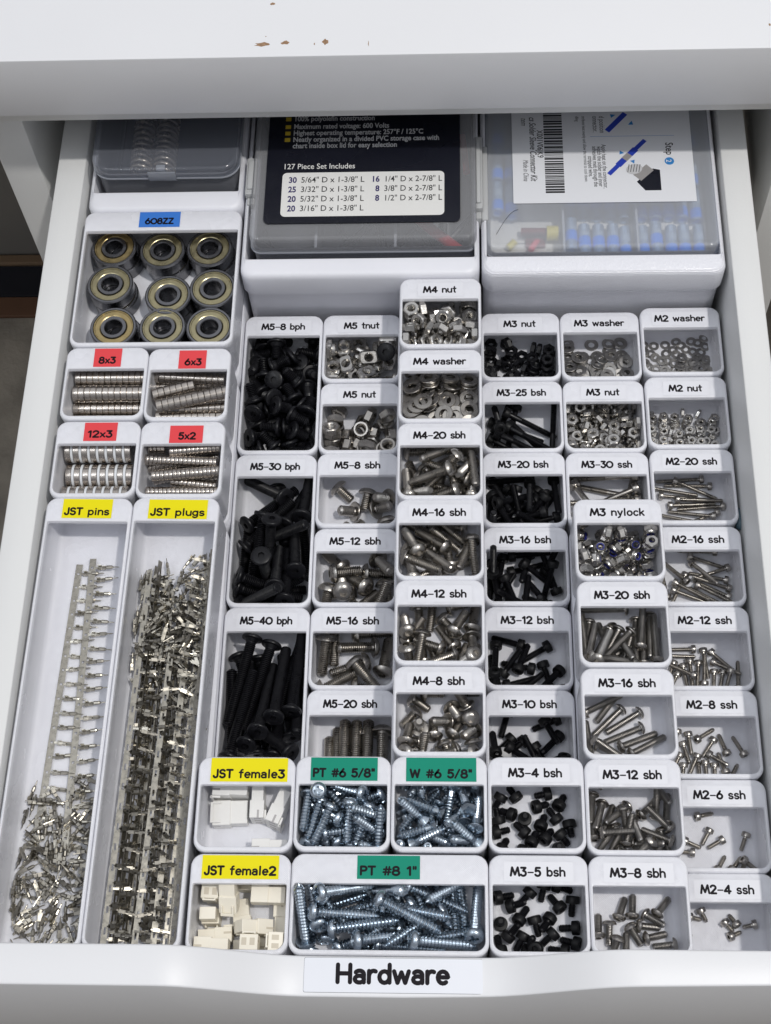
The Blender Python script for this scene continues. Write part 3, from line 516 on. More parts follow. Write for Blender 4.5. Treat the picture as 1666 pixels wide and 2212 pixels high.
POSES = {
's8': [1177,-831,-439,-111,-70,52,1293,-862,-439,-45,-182,-249,1224,-934,-434,4,217,28,1231,-1019,-439,-90,-138,207,1385,-999,-439,-55,179,251,1348,-920,-434,132,-184,-77,1373,-871,-432,113,218,78],
's12': [1292,-1376,-440,153,90,-207,1386,-1319,-440,-48,188,236,1202,-1329,-440,-157,70,-193,1170,-1186,-440,99,97,-3,1331,-1233,-440,-16,-138,24,1362,-1187,-426,-199,142,134,1362,-1374,-400,-29,-236,152,1274,-1286,-428,141,-18,170,1202,-1325,-382,85,8,19,1135,-1348,-414,-101,-7,-54,1195,-1248,-393,-8,-137,43],
's16': [1170,-1548,-440,-68,-161,-186,1386,-1633,-440,59,180,-218,1256,-1658,-441,-136,76,-125,1178,-1738,-429,-128,-156,165,1314,-1510,-440,163,-53,-177,1315,-1759,-440,-162,-59,180,1296,-1705,-381,-46,-132,-81,1289,-1580,-423,-82,167,-46,1134,-1602,-407,-107,-27,-71],
's20': [1166,-2090,-443,148,3,0,1230,-2031,-397,148,1,0,1277,-2033,-399,148,0,0,1323,-2031,-397,148,-3,0,1197,-2050,-443,148,0,0,1383,-2023,-397,-148,0,0,1384,-2033,-443,-148,4,0,1296,-2028,-443,-148,0,0,1247,-2035,-443,148,0,0],
'b8': [864,-624,-442,-139,-18,-110,773,-559,-431,253,176,41,796,-450,-441,31,-165,-215,847,-373,-437,-147,19,22,841,-177,-442,7,-131,72,783,-65,-442,14,-130,-27,929,-652,-442,-162,-15,-200,916,-548,-442,139,18,-111,892,-487,-442,22,-132,72,937,-355,-442,-43,122,7,915,-223,-427,-43,-283,-47,873,-115,-441,160,51,218,1012,-591,-442,-10,132,58,987,-554,-396,-224,-97,134,1014,-483,-442,-42,149,175,1016,-336,-442,-10,173,222,1028,-228,-442,51,-183,-249,968,-134,-442,-91,-97,76,779,-650,-419,30,-7,190,806,-535,-407,-85,-86,-45,822,-460,-383,62,101,159,772,-390,-407,-212,-122,-91,779,-310,-441,25,-313,0,802,-78,-402,10,198,-230,887,-666,-378,-222,171,58,863,-541,-390,57,-34,261,920,-469,-402,-8,-207,-226,908,-391,-412,22,-234,194,852,-268,-432,214,-197,7,880,-56,-408,63,-37,-117,1009,-641,-422,-60,256,-93,950,-554,-348,164,-111,-139,988,-491,-394,38,37,174,1028,-399,-416,-71,9,117,967,-276,-421,-38,-289,-116,1017,-66,-441,-37,-186,-237,795,-674,-353,-118,88,-107,790,-608,-344,76,-84,-63,786,-475,-334,98,-32,9,792,-351,-358,-17,169,-171,876,-359,-377,-92,56,59,771,-242,-421,-218,-144,-86,855,-637,-333,-161,199,-160,866,-568,-324,11,155,-1,876,-466,-354,122,-109,158,940,-395,-364,-81,190,15,889,-301,-429,-179,71,-132,868,-173,-383,19,195,91,951,-654,-366,-9,-124,-200,980,-598,-320,-118,-15,259,1004,-465,-340,73,-129,-196,1014,-358,-359,-159,143,117,967,-183,-419,-7,-18,238,1018,-129,-408,219,26,173,771,-413,-297,17,251,-118,853,-418,-315,28,91,-76,867,-318,-329,49,-16,17,811,-258,-336,85,-218,161,771,-224,-361,-114,182,86,783,-142,-400,-107,-162,103,905,-483,-288,88,-54,-151,944,-402,-316,57,173,-103,932,-274,-365,-50,-131,124,878,-236,-323,49,-178,10,863,-146,-333,-113,-113,-126,1012,-674,-356,-247,-41,-165,979,-535,-294,58,-153,-133,1028,-479,-304,142,-18,-26,947,-315,-316,47,226,-40,1029,-260,-377,-142,-212,-41,919,-200,-350,54,132,160],
'b30': [813,-1172,-444,135,-88,113,871,-1079,-444,-113,-104,-70,1021,-1076,-444,-58,-169,-172,952,-1138,-444,77,143,-120,880,-1371,-376,-184,36,234,838,-1140,-326,-95,-85,-166,770,-1132,-427,-115,88,95,878,-1323,-444,-87,-135,112,963,-1293,-347,10,175,-248,929,-1332,-406,90,131,199,855,-1403,-295,248,-127,-89,881,-1337,-338,-130,-40,183,873,-1264,-315,0,0,-222,921,-1262,-333,95,42,-69,913,-949,-420,-45,-195,-163,884,-1143,-327,-44,-53,-228,992,-1164,-351,71,106,-152,922,-1098,-334,6,-224,1,987,-950,-366,72,142,-245,869,-957,-366,87,-103,16,1030,-907,-348,117,37,-67,859,-857,-376,66,81,-4,867,-1055,-335,165,-77,-53],
'b40': [799,-1859,-444,95,-139,135,921,-1822,-444,144,-82,125,846,-1865,-422,42,-219,207,956,-1913,-393,128,10,-22,883,-1813,-420,-12,-185,-216,989,-1818,-390,32,175,-191,842,-1809,-374,-146,70,131,1031,-1801,-373,-191,-31,-13,900,-1980,-340,-99,127,-231,872,-1770,-336,-142,81,41,1001,-1736,-354,134,-45,19,1031,-1746,-299,92,128,-166,887,-1905,-331,111,44,-110,769,-1920,-362,147,-92,94,908,-1857,-304,78,-93,142,964,-1794,-295,78,-103,153,813,-1934,-290,148,46,-79,803,-1755,-314,-124,-129,-154],
'f8': [1635,-1989,-166,269,66,143,1596,-2028,-174,134,-14,27,1595,-2129,-174,38,135,85,1646,-2097,-174,-136,-1,46,1541,-2009,-168,-275,153,0,1530,-1905,-174,-162,26,188,1680,-2023,-174,49,-133,103,1529,-2069,-173,78,112,68,1494,-2058,-146,123,-70,52,1753,-2093,-174,-100,-98,-90,1580,-1870,-174,-50,-129,70,1674,-1945,-166,-112,-195,-64,1721,-1867,-174,124,-83,-141,1737,-2124,-152,-119,18,-262,1511,-1964,-174,-4,146,125,1556,-2105,-133,185,55,-64,1495,-2122,-146,-32,-71,185,1745,-2027,-166,129,222,133,1715,-1916,-143,230,-45,94,1739,-1978,-145,52,-43,166,1664,-2121,-137,-229,-52,-178],
'f12': [1754,-1558,-175,81,160,-197,1754,-1737,-175,85,-132,137,1697,-1499,-163,37,-174,-7,1550,-1709,-175,23,179,-206,1608,-1736,-175,-62,189,-232,1535,-1543,-175,-114,-97,-99,1698,-1732,-175,107,156,-216,1586,-1526,-175,-55,161,178,1508,-1624,-161,202,15,-94,1486,-1600,-142,49,93,-164,1654,-1581,-175,-73,-123,-45,1738,-1751,-86,-49,27,-230,1655,-1649,-175,-30,170,-185,1590,-1682,-142,97,111,55,1750,-1669,-153,-55,-220,-158,1689,-1592,-149,59,-119,105,1545,-1680,-113,-100,-145,-179,1496,-1728,-132,-13,-91,-216,1642,-1736,-128,-196,8,-167],
'f16': [1702,-1314,-175,-179,7,-190,1527,-1363,-175,17,163,-142,1529,-1264,-175,24,-153,-102,1655,-1287,-156,106,73,-74,1660,-1138,-175,165,58,176,1555,-1219,-174,182,-46,205,1657,-1166,-150,-92,-75,51,1555,-1373,-138,51,165,117,1692,-1402,-175,49,142,73,1505,-1360,-114,73,110,-150,1556,-1164,-166,212,-77,209,1530,-1337,-89,-199,39,202,1659,-1227,-141,-135,187,-148,1732,-1265,-129,-156,84,19,1511,-1244,-111,71,93,-85,1600,-1305,-114,47,-206,-130,1600,-1231,-118,158,-3,151,1754,-1282,-105,-99,-75,-90],
'f20': [1598,-915,-176,-86,-120,-37,1656,-834,-156,-196,22,-125,1551,-778,-176,100,-119,-98,1525,-935,-176,130,-118,171,1709,-980,-176,146,-26,13,1709,-952,-144,-163,14,74,1755,-978,-128,80,91,-172,1613,-969,-151,172,-67,10,1730,-893,-100,-9,260,102,1668,-926,-96,-174,114,-215,1592,-969,-116,-64,-141,5,1628,-816,-99,104,203,136,1676,-982,-74,105,-187,144,1546,-1028,-132,39,-196,0,1755,-892,-75,-153,-108,-72,1622,-1039,-72,102,89,177,1645,-932,-34,-26,101,79,1521,-1001,-120,-231,-106,45,1485,-982,-108,87,78,-112,1599,-966,-24,62,94,123],
'e8': [2204,-2777,-182,124,76,-98,2302,-2841,-182,33,191,-229,2453,-2834,-182,-128,89,-142,2289,-2713,-182,36,-159,162,2332,-2705,-182,124,86,-116,2244,-2783,-182,-124,-79,-104,2263,-2837,-171,-100,-108,-208,2377,-2767,-182,51,-135,-70,2437,-2703,-182,45,-140,95,2399,-2738,-174,-127,-126,30,2401,-2805,-182,-195,-51,239,2331,-2791,-176,-79,-103,-61],
'e12': [2411,-2457,-183,-152,138,-228,2482,-2341,-183,143,-27,12,2413,-2324,-183,146,-39,-85,2467,-2450,-183,3,-183,-195,2393,-2466,-163,-259,1,160,2295,-2437,-183,-147,-5,48,2253,-2381,-183,-12,-182,193,2302,-2346,-170,-84,162,31,2454,-2255,-169,-190,70,123,2359,-2405,-162,-187,-105,-32,2448,-2442,-156,83,117,32,2200,-2400,-182,122,89,-91,2231,-2475,-169,197,68,-130,2319,-2372,-158,-77,-89,-122,2442,-2321,-165,169,122,-87,2454,-2382,-145,-17,183,-128,2279,-2229,-183,-197,-30,221,2198,-2319,-167,-56,-219,-193,2228,-2348,-168,-100,176,104,2388,-2483,-141,-36,67,22,2274,-2432,-126,122,-130,-105,2330,-2429,-148,121,-120,82,2332,-2505,-146,-104,-154,66,2274,-2473,-168,174,137,-149],
'e16': [2287,-1974,-183,47,166,161,2287,-2108,-183,65,-154,-143,2200,-2071,-183,149,-12,30,2350,-1977,-183,63,155,146,2378,-2062,-183,167,-33,-154,2414,-2085,-182,159,-39,-132,2269,-2101,-146,-164,15,177,2290,-1908,-183,-49,148,94,2248,-1921,-166,101,-150,-27,2348,-2030,-183,163,107,207],
'e20': [2328,-1700,-183,147,-62,-105,2418,-1714,-183,118,-94,19,2358,-1710,-164,178,33,-72,2292,-1671,-165,125,48,-8,2483,-1708,-173,157,60,-65,2404,-1634,-167,-105,163,136,2338,-1652,-151,-94,-185,-87,2430,-1676,-160,115,105,-129,2213,-1641,-183,-125,93,86,2293,-1508,-183,-201,27,-215,2197,-1652,-150,126,109,-100,2461,-1612,-166,-135,124,98,2296,-1684,-133,-124,82,11,2260,-1684,-139,-136,92,23,2323,-1779,-140,-76,89,-113,2424,-1617,-135,137,7,-30,2323,-1687,-112,-171,-11,-130,2477,-1662,-139,146,49,-52,2222,-1681,-127,118,44,-101,2278,-1754,-90,130,-43,-209,2260,-1718,-65,62,-93,105],
'c4': [1944,-2369,-179,310,-48,0,2068,-2484,-179,49,-310,0,1848,-2298,-179,22,154,196,1906,-2279,-179,167,-14,108,2022,-2274,-179,173,96,190,1885,-2351,-179,99,85,77,1998,-2322,-179,163,4,-213,2079,-2310,-179,102,-77,24,1842,-2368,-174,60,-239,191,2057,-2363,-179,12,173,-131,1846,-2421,-179,36,-153,-5,2007,-2389,-179,113,101,-186,1934,-2416,-179,157,44,83,2113,-2400,-179,-142,91,114,2082,-2438,-179,35,-147,-181,1938,-2496,-179,-118,-75,141,2024,-2440,-179,11,-142,146,1971,-2452,-179,133,22,-106,1858,-2480,-179,102,140,-232],
'c5': [1851,-2666,-180,64,-119,-49,1947,-2658,-180,-40,132,94,2070,-2627,-180,-98,-96,86,2112,-2688,-180,-106,91,102,1896,-2697,-171,212,-61,-135,2056,-2692,-180,144,-9,121,1846,-2763,-176,-232,212,0,2107,-2776,-180,86,112,110,1921,-2738,-180,142,13,-116,1974,-2762,-180,-126,72,132,2108,-2829,-180,-109,112,-175,1921,-2820,-180,-106,81,23,2027,-2807,-180,-107,76,-38,2064,-2859,-180,173,5,217,1841,-2848,-180,128,31,-4,1975,-2858,-138,53,17,-227,2019,-2754,-173,-178,-126,-161,1881,-2801,-170,1,-210,101,1949,-2849,-167,155,-172,49,2006,-2636,-180,-2,172,214],
'c10': [1885,-1991,-455,-146,38,-89,1933,-1999,-455,-144,46,-93,2066,-1897,-455,30,149,95,2022,-2029,-455,-132,-60,27,1840,-2003,-434,27,-163,257,1911,-2117,-455,74,-126,-43,1892,-2081,-455,-164,44,-166,1887,-1888,-455,2,184,202,2071,-2078,-439,-181,81,-101,1925,-2026,-435,-140,5,197,2080,-1981,-444,-186,-113,-173,1890,-2096,-421,-62,-129,-15,1977,-2136,-455,87,129,116,2115,-2088,-419,-87,-27,-77,1991,-2031,-424,123,136,-52,2061,-1932,-418,92,-197,-217],
'c12': [1958,-1654,-455,-202,51,-232,1917,-1546,-455,199,-59,231,2032,-1585,-455,21,155,105,1906,-1654,-436,201,56,-123,2061,-1686,-455,-140,-42,5,1839,-1684,-455,79,-165,191,1936,-1726,-455,200,58,-231,2056,-1762,-441,-70,-169,75,1957,-1636,-432,124,112,-177,2088,-1704,-437,-139,125,4,1850,-1601,-443,-151,-108,-99,1842,-1736,-399,-54,-33,-113,1981,-1741,-445,184,-19,-117],
'c16': [1979,-1206,-455,-91,-139,137,1907,-1349,-456,134,-82,101,2066,-1372,-456,12,151,-55,1877,-1213,-454,-48,-208,-223,1878,-1330,-439,138,-109,10,1838,-1239,-456,-130,-92,-111,1855,-1296,-416,-4,-204,-199,1917,-1322,-417,-112,57,163,1950,-1373,-420,247,-10,140,2038,-1404,-403,-119,287,-2,2050,-1350,-431,30,134,-134,2083,-1266,-399,-68,-92,-229,1984,-1344,-415,61,-141,173,2094,-1262,-425,131,156,-62,1986,-1155,-417,75,-164,-61,1991,-1190,-433,-70,-238,-188,2093,-1187,-404,252,53,-67,2021,-1236,-416,-139,79,268,1842,-1245,-312,101,-282,48],
'c20': [2072,-917,-456,-89,125,57,2005,-892,-456,-161,-47,-139,1967,-889,-431,-167,107,197,1879,-896,-456,140,-64,57,1932,-916,-420,-55,-165,-253,1837,-939,-456,-35,-202,-217,2077,-934,-433,-37,172,225,2025,-949,-400,-67,77,4,1993,-982,-395,-154,40,-191,2049,-994,-411,-21,155,14,1949,-1034,-437,-19,158,-33,1972,-931,-406,-25,156,51,1876,-854,-421,-160,163,147,1942,-785,-432,150,140,138,2122,-858,-406,-158,123,98,1880,-946,-385,99,-213,-204,1927,-912,-373,130,-15,-173,2053,-1020,-400,-98,199,-87,2008,-873,-384,-202,47,21,1844,-1047,-332,-247,-185,-5,1960,-973,-372,119,-188,158],
'c25': [1941,-518,-456,-10,-154,-52,1939,-523,-430,-103,-122,-178,2035,-602,-428,180,47,81,1885,-542,-434,133,-116,62,1929,-628,-430,-91,-104,47,2123,-529,-416,153,-129,86,2003,-503,-413,-77,-97,57,1946,-590,-422,123,-122,-216,1933,-651,-409,-22,-146,8,2005,-588,-394,-180,77,230,1932,-684,-440,86,-152,-85,1969,-684,-379,-118,-127,106,1962,-626,-378,126,-124,-193,1875,-509,-373,70,-77,173],
'd30': [2315,-995,-442,95,-114,-75,2362,-1028,-457,-171,84,-187,2365,-836,-457,76,135,43,2439,-884,-427,-149,-78,-115,2360,-885,-421,177,67,244,2357,-782,-411,139,59,181,2274,-916,-418,-30,-173,-124,2355,-910,-396,85,148,90,2364,-992,-394,-224,33,-196],
'm4': [2590,-2683,-440,115,-106,-166,2568,-2749,-436,311,41,0,2629,-2666,-440,-88,-106,-73,2719,-2708,-440,-149,88,210,2814,-2709,-440,152,83,207,2740,-2748,-440,-65,-135,143,2750,-2698,-440,-75,165,-224],
'm6': [2600,-2394,-440,156,-104,-213,2801,-2489,-441,-65,-187,230,2656,-2284,-440,70,-126,-45,2671,-2361,-440,-113,87,21,2711,-2390,-441,107,136,185,2816,-2378,-440,-102,-157,-212,2590,-2430,-441,-124,106,-156,2580,-2507,-441,-101,-109,92,2711,-2482,-441,56,-140,105,2768,-2483,-441,143,-31,-78,2816,-2474,-427,-21,-112,-67],
'm8': [2577,-1963,-441,-136,-81,-124,2788,-2123,-441,-75,-183,220,2659,-2120,-441,34,-187,211,2629,-1975,-441,-79,164,192,2684,-1956,-441,-60,-154,150,2609,-2015,-441,-78,-138,-125,2767,-2002,-441,140,-77,129,2831,-2008,-441,94,116,-69,2687,-2094,-441,-136,-60,-60,2721,-2106,-441,-137,59,61,2757,-2080,-441,127,75,-41,2574,-2061,-441,-63,142,109,2595,-2106,-441,-56,165,175,2711,-1995,-441,-53,144,100,2644,-2066,-438,-57,141,122,2726,-2051,-431,-34,-181,-64],
'm12': [2849,-1708,-442,107,133,-153,2686,-1684,-442,-16,196,209,2580,-1730,-442,-64,146,108,2779,-1623,-442,-164,-4,128,2790,-1658,-433,-202,23,169,2573,-1682,-442,-127,81,35,2632,-1698,-442,-146,-32,-8,2657,-1675,-442,-106,132,148,2748,-1723,-442,-61,169,175,2778,-1725,-442,-83,141,126,2803,-1727,-420,-109,55,26,2625,-1684,-419,69,134,0,2602,-1610,-442,58,-142,-63,2630,-1580,-442,-20,149,-21,2719,-1629,-442,-15,-196,-209,2711,-1687,-432,130,-126,102,2650,-1788,-442,-26,-147,14],
'm16': [2637,-1296,-442,-117,-163,-210,2760,-1348,-442,-46,160,-132,2573,-1284,-442,124,96,-84,2738,-1129,-442,171,65,176,2777,-1251,-442,101,118,75,2786,-1312,-442,-22,159,-103,2765,-1325,-426,-111,-117,36,2665,-1339,-432,69,-138,-129,2624,-1233,-430,155,-42,163,2702,-1408,-442,-130,115,-154,2749,-1175,-442,-145,-77,118,2785,-1288,-426,193,54,143,2670,-1313,-426,-152,-58,111,2784,-1235,-424,196,76,222,2732,-1234,-414,114,-216,-166],
'm20': [2750,-973,-442,-84,128,-33,2735,-1042,-442,201,19,208,2666,-867,-442,-36,-148,25,2688,-782,-442,-62,143,-59,2722,-811,-442,-57,146,-66,2631,-836,-442,207,-45,-222,2703,-904,-442,-85,-136,98,2727,-957,-430,34,138,8,2660,-978,-432,41,138,1,2722,-828,-430,-144,-59,127,2734,-886,-429,150,-89,-162,2771,-918,-442,-138,100,-138],
'p6': [1286,-2248,-178,-180,-19,-187,1285,-2285,-158,-105,-75,-92,1232,-2345,-156,201,145,-167,1204,-2495,-178,-206,14,229,1398,-2348,-178,-108,128,154,1162,-2288,-178,142,151,-229,1326,-2442,-166,12,-174,49,1372,-2430,-128,-106,65,5,1299,-2441,-140,133,45,-88,1342,-2386,-153,-21,244,145,1213,-2438,-151,106,121,-239,1276,-2384,-131,138,-40,-23,1348,-2319,-135,-164,102,79,1143,-2463,-122,82,30,-156,1275,-2293,-96,-110,85,-145,1152,-2386,-152,111,-182,35,1170,-2273,-149,-194,-89,153,1266,-2361,-98,133,111,13,1201,-2446,-111,12,155,-115,1129,-2276,-123,-69,159,155,1357,-2336,-98,-33,193,61,1170,-2408,-85,-12,-146,26,1289,-2302,-47,-21,108,-112,1229,-2244,-113,-65,-209,-12,1201,-2384,-65,-6,131,-98,1245,-2449,-79,65,-124,-47,1338,-2414,-58,-117,70,31,1372,-2495,-133,139,237,48,1123,-2369,-40,-179,-18,-26,1167,-2306,-34,-7,44,-297,1158,-2396,-44,-108,-168,-189,1342,-2328,-64,0,160,56,1192,-2423,-28,-31,166,152,1283,-2406,-37,-3,168,246,1362,-2440,-50,287,-81,91,1360,-2394,-20,-92,220,-46,1396,-2453,-45,18,-266,136],
'p8': [1201,-2729,-174,124,98,-101,1338,-2682,-174,-48,167,-160,1316,-2596,-156,123,-90,-142,1151,-2774,-174,134,82,-98,1714,-2766,-174,119,103,-95,1212,-2714,-138,48,-149,0,1495,-2861,-113,-204,-33,191,1620,-2683,-174,-83,-141,-126,1418,-2861,-174,-198,18,-211,1496,-2739,-141,242,21,173,1542,-2795,-174,-98,163,-197,1426,-2663,-95,-81,-245,-3,1592,-2682,-98,-59,-115,22,1375,-2708,-133,-180,11,-195,1126,-2776,-53,200,-149,68,1338,-2825,-164,78,-121,-35,1555,-2712,-122,112,121,-63,1670,-2693,-164,-132,-104,-88,1192,-2681,-98,86,-195,-228,1264,-2768,-83,-94,-69,34,1583,-2672,-151,-150,180,191,1158,-2708,-106,116,-55,129,1438,-2771,-93,16,170,117,1378,-2790,-137,19,149,13,1416,-2837,-67,-83,-110,142,1330,-2798,-53,165,-72,-156,1669,-2820,-115,-60,179,-16,1519,-2742,-48,-162,-95,121,1546,-2792,-67,-160,85,-70,1618,-2854,-61,28,-114,-43,1259,-2758,-38,141,-67,-190,1754,-2747,-112,37,138,-247,1670,-2643,-110,-55,216,46,1264,-2675,-36,-27,-94,111,1492,-2757,-16,-182,69,231],
'w6': [1619,-2306,-179,61,-137,-60,1727,-2378,-179,-189,-66,-221,1710,-2333,-170,-165,-90,-228,1668,-2445,-163,123,162,-145,1666,-2269,-162,-183,-132,-162,1568,-2496,-152,-183,-238,-3,1661,-2239,-143,-129,17,-193,1614,-2464,-143,92,57,-11,1493,-2418,-179,-56,-167,-173,1518,-2444,-157,8,-125,-52,1754,-2272,-153,290,-120,-3,1606,-2396,-153,-131,-116,-16,1546,-2317,-148,0,-297,60,1651,-2419,-120,136,-80,-182,1557,-2347,-142,-64,-214,136,1722,-2452,-151,211,122,108,1690,-2495,-115,94,-22,-285,1613,-2372,-125,-94,144,-88,1758,-2430,-113,-43,124,246,1726,-2406,-115,-189,109,-63,1592,-2459,-108,183,-188,-130,1564,-2258,-162,-80,-189,126,1679,-2398,-81,-149,217,24,1486,-2226,-153,-311,-41,0,1531,-2250,-148,87,277,114,1696,-2326,-136,192,-92,163,1486,-2332,-153,-290,-120,-1,1684,-2263,-126,223,95,71,1714,-2380,-77,91,-65,109,1660,-2326,-73,-143,-34,-67,1594,-2377,-93,-101,121,66,1501,-2404,-118,-137,82,142,1586,-2365,-59,220,1,163,1717,-2481,-78,-173,195,-34,1531,-2370,-89,-165,24,-78,1729,-2474,-36,99,208,-8,1560,-2478,-65,158,-147,-60,1718,-2345,-48,-27,130,-275,1530,-2383,-54,191,141,38,1558,-2445,-65,-164,76,-126,1482,-2495,-121,-115,279,8,1758,-2404,-43,86,108,-176],
'n5': [1147,-668,-460,-314,-15,0,1139,-523,-443,-42,165,119,1275,-663,-443,124,-101,57,1269,-468,-460,199,243,0,1381,-660,-443,-183,0,158,1372,-506,-443,-21,-159,61,1141,-672,-407,151,51,51,1145,-529,-390,0,0,-282,1278,-659,-390,0,0,-228,1247,-534,-444,46,-38,70,1382,-675,-390,157,272,0,1370,-512,-390,302,-86,0,1136,-691,-337,91,-158,158,1148,-530,-337,-140,-83,-80,1281,-668,-354,0,0,81,1238,-607,-430,-149,-51,122,1365,-670,-354,0,0,-220,1380,-505,-337,51,165,-127,1136,-589,-443,-157,1,-1,1293,-680,-302,157,-10,-10,1204,-644,-375,88,121,70,1364,-616,-438,-102,-120,30,1137,-609,-374,-37,52,197,1196,-570,-415,177,-113,-160,1321,-531,-443,102,-147,-147,1137,-588,-341,-43,19,100,1261,-538,-399,46,2,-70,1311,-591,-436,105,-13,-56,1205,-675,-438,-82,-141,82,1154,-418,-443,161,53,-113,1133,-592,-299,-44,11,64,1300,-465,-407,-78,-137,1,1385,-670,-319,285,132,0,1395,-585,-380,99,171,106],
'n4': [1501,-294,-189,-167,266,0,1504,-151,-172,-63,-164,-137,1637,-300,-169,-239,105,-153,1621,-121,-189,0,0,-200,1735,-314,-172,156,16,16,1750,-129,-189,-226,218,0,1494,-284,-141,2,221,221,1493,-154,-124,0,0,213,1675,-324,-116,155,33,-33,1581,-90,-169,234,20,132,1747,-306,-124,0,0,221,1747,-115,-158,0,0,-225,1496,-242,-88,-12,-115,160,1521,-122,-93,143,280,0,1512,-214,-172,-186,12,-167,1544,-89,-169,-235,110,-160,1747,-306,-76,141,82,-82,1736,-48,-189,0,0,-206,1542,-286,-106,-189,51,-235,1492,-144,-62,-5,-6,282,1556,-250,-172,-25,-165,-104,1516,-64,-169,-18,207,-55,1744,-30,-141,93,-158,160,1556,-301,-55,95,8,244,1493,-144,-31,-117,286,2,1622,-225,-172,143,-76,-76,1486,-50,-165,-124,-32,169,1685,-144,-168,-215,115,-75,1627,-226,-107,-134,-98,98,1678,-293,-114,-51,192,193,1543,-136,-45,57,-142,-28,1716,-268,-172,27,-209,-209,1583,-219,-115,98,-107,-197,1559,-188,-172,52,165,-127,1579,-156,-80,-87,-139,131,1749,-186,-89,-12,127,235,1745,-192,-172,151,-49,-49,1564,-225,-67,-88,-86,67,1520,-201,-107,100,122,-26,1601,-128,-109,-26,-151,70,1689,-164,-117,-252,26,36,1733,-217,-129,-183,-240,-82,1497,-299,-75,-195,135,-46,1582,-268,-172,98,123,-24,1624,-152,-155,81,297,-10,1651,-90,-139,-215,56,5,1665,-208,-172,92,158,158,1471,-307,-29,222,0,-222,1599,-300,-132,62,-44,219,1624,-245,-40,117,-119,53,1655,-126,-105,-121,28,196,1704,-302,-54,-242,67,-140,1490,-239,-24,-78,15,45,1608,-300,-100,41,46,-63,1698,-249,-50,151,40,-34,1651,-151,-58,54,272,122,1670,-245,-109,1,100,0,1656,-304,-60,208,129,82,1679,-199,-71,-87,253,-135,1634,-176,-45,-218,76,0,1718,-241,-94,67,249,21,1664,-54,-172,190,31,179,1747,-120,-127,0,0,199,1746,-62,-141,-92,158,159,1769,-253,-82,82,141,82,1600,-301,-50,58,46,131,1526,-204,-35,-76,211,53],
'n3b': [1848,-297,-452,-178,-16,-146,1853,-225,-466,275,151,0,1850,-140,-466,0,0,281,1939,-304,-466,266,167,0,1960,-218,-466,0,0,-30,1919,-144,-466,123,-289,0,2049,-303,-452,-187,15,-169,2024,-236,-466,-304,-78,0,1994,-115,-466,143,280,0,2115,-309,-452,-100,122,26,2102,-226,-466,69,-306,0,2106,-155,-466,0,0,-274,1845,-298,-415,281,-141,0,1845,-225,-444,0,0,183,1845,-115,-444,291,-119,0,1944,-310,-430,26,209,209,1989,-264,-453,-255,-87,-63,1941,-133,-444,-76,-305,0,2026,-311,-423,-43,-72,172,2043,-208,-447,-49,4,-90,2074,-89,-452,131,103,103,2107,-304,-415,0,0,-277,2115,-226,-444,0,0,182,2106,-145,-444,0,0,291,1843,-296,-393,-211,233,0,1836,-235,-407,-194,91,-213,1850,-122,-407,19,213,213,1946,-313,-393,-102,297,0,1923,-181,-448,-1,-119,236,1946,-116,-422,125,-288,0,1998,-313,-412,131,236,56,2054,-191,-432,229,-137,0,2047,-81,-452,194,-78,-207,2104,-315,-393,0,0,107,2110,-222,-422,26,313,0,2107,-158,-422,0,0,-265,1847,-289,-356,-146,68,-68,1876,-265,-451,87,38,77,1923,-46,-466,0,0,-121,1936,-314,-370,0,0,290,1882,-179,-440,141,-97,-179,1940,-130,-399,0,0,-83,2000,-311,-384,54,257,36,2040,-138,-444,155,273,0,1977,-165,-452,-109,-114,-37,2116,-313,-370,-59,309,0,2105,-213,-399,0,0,295,2119,-144,-399,-81,-303,0,1899,-311,-452,122,-120,-120,1860,-236,-406,185,-98,-208,1852,-47,-466,-236,-208,0,1926,-250,-453,-221,127,-42,2006,-189,-452,74,139,5,1928,-112,-362,97,152,152,1971,-302,-356,132,56,257,1981,-279,-437,60,46,-230,2051,-156,-466,0,0,-194,2071,-272,-450,-106,-203,130,2106,-192,-377,100,-298,0,2113,-138,-377,0,0,88,1892,-327,-401,164,9,10,1922,-264,-433,-9,-69,127,1844,-185,-432,-17,144,225,1935,-310,-333,-18,-160,64],
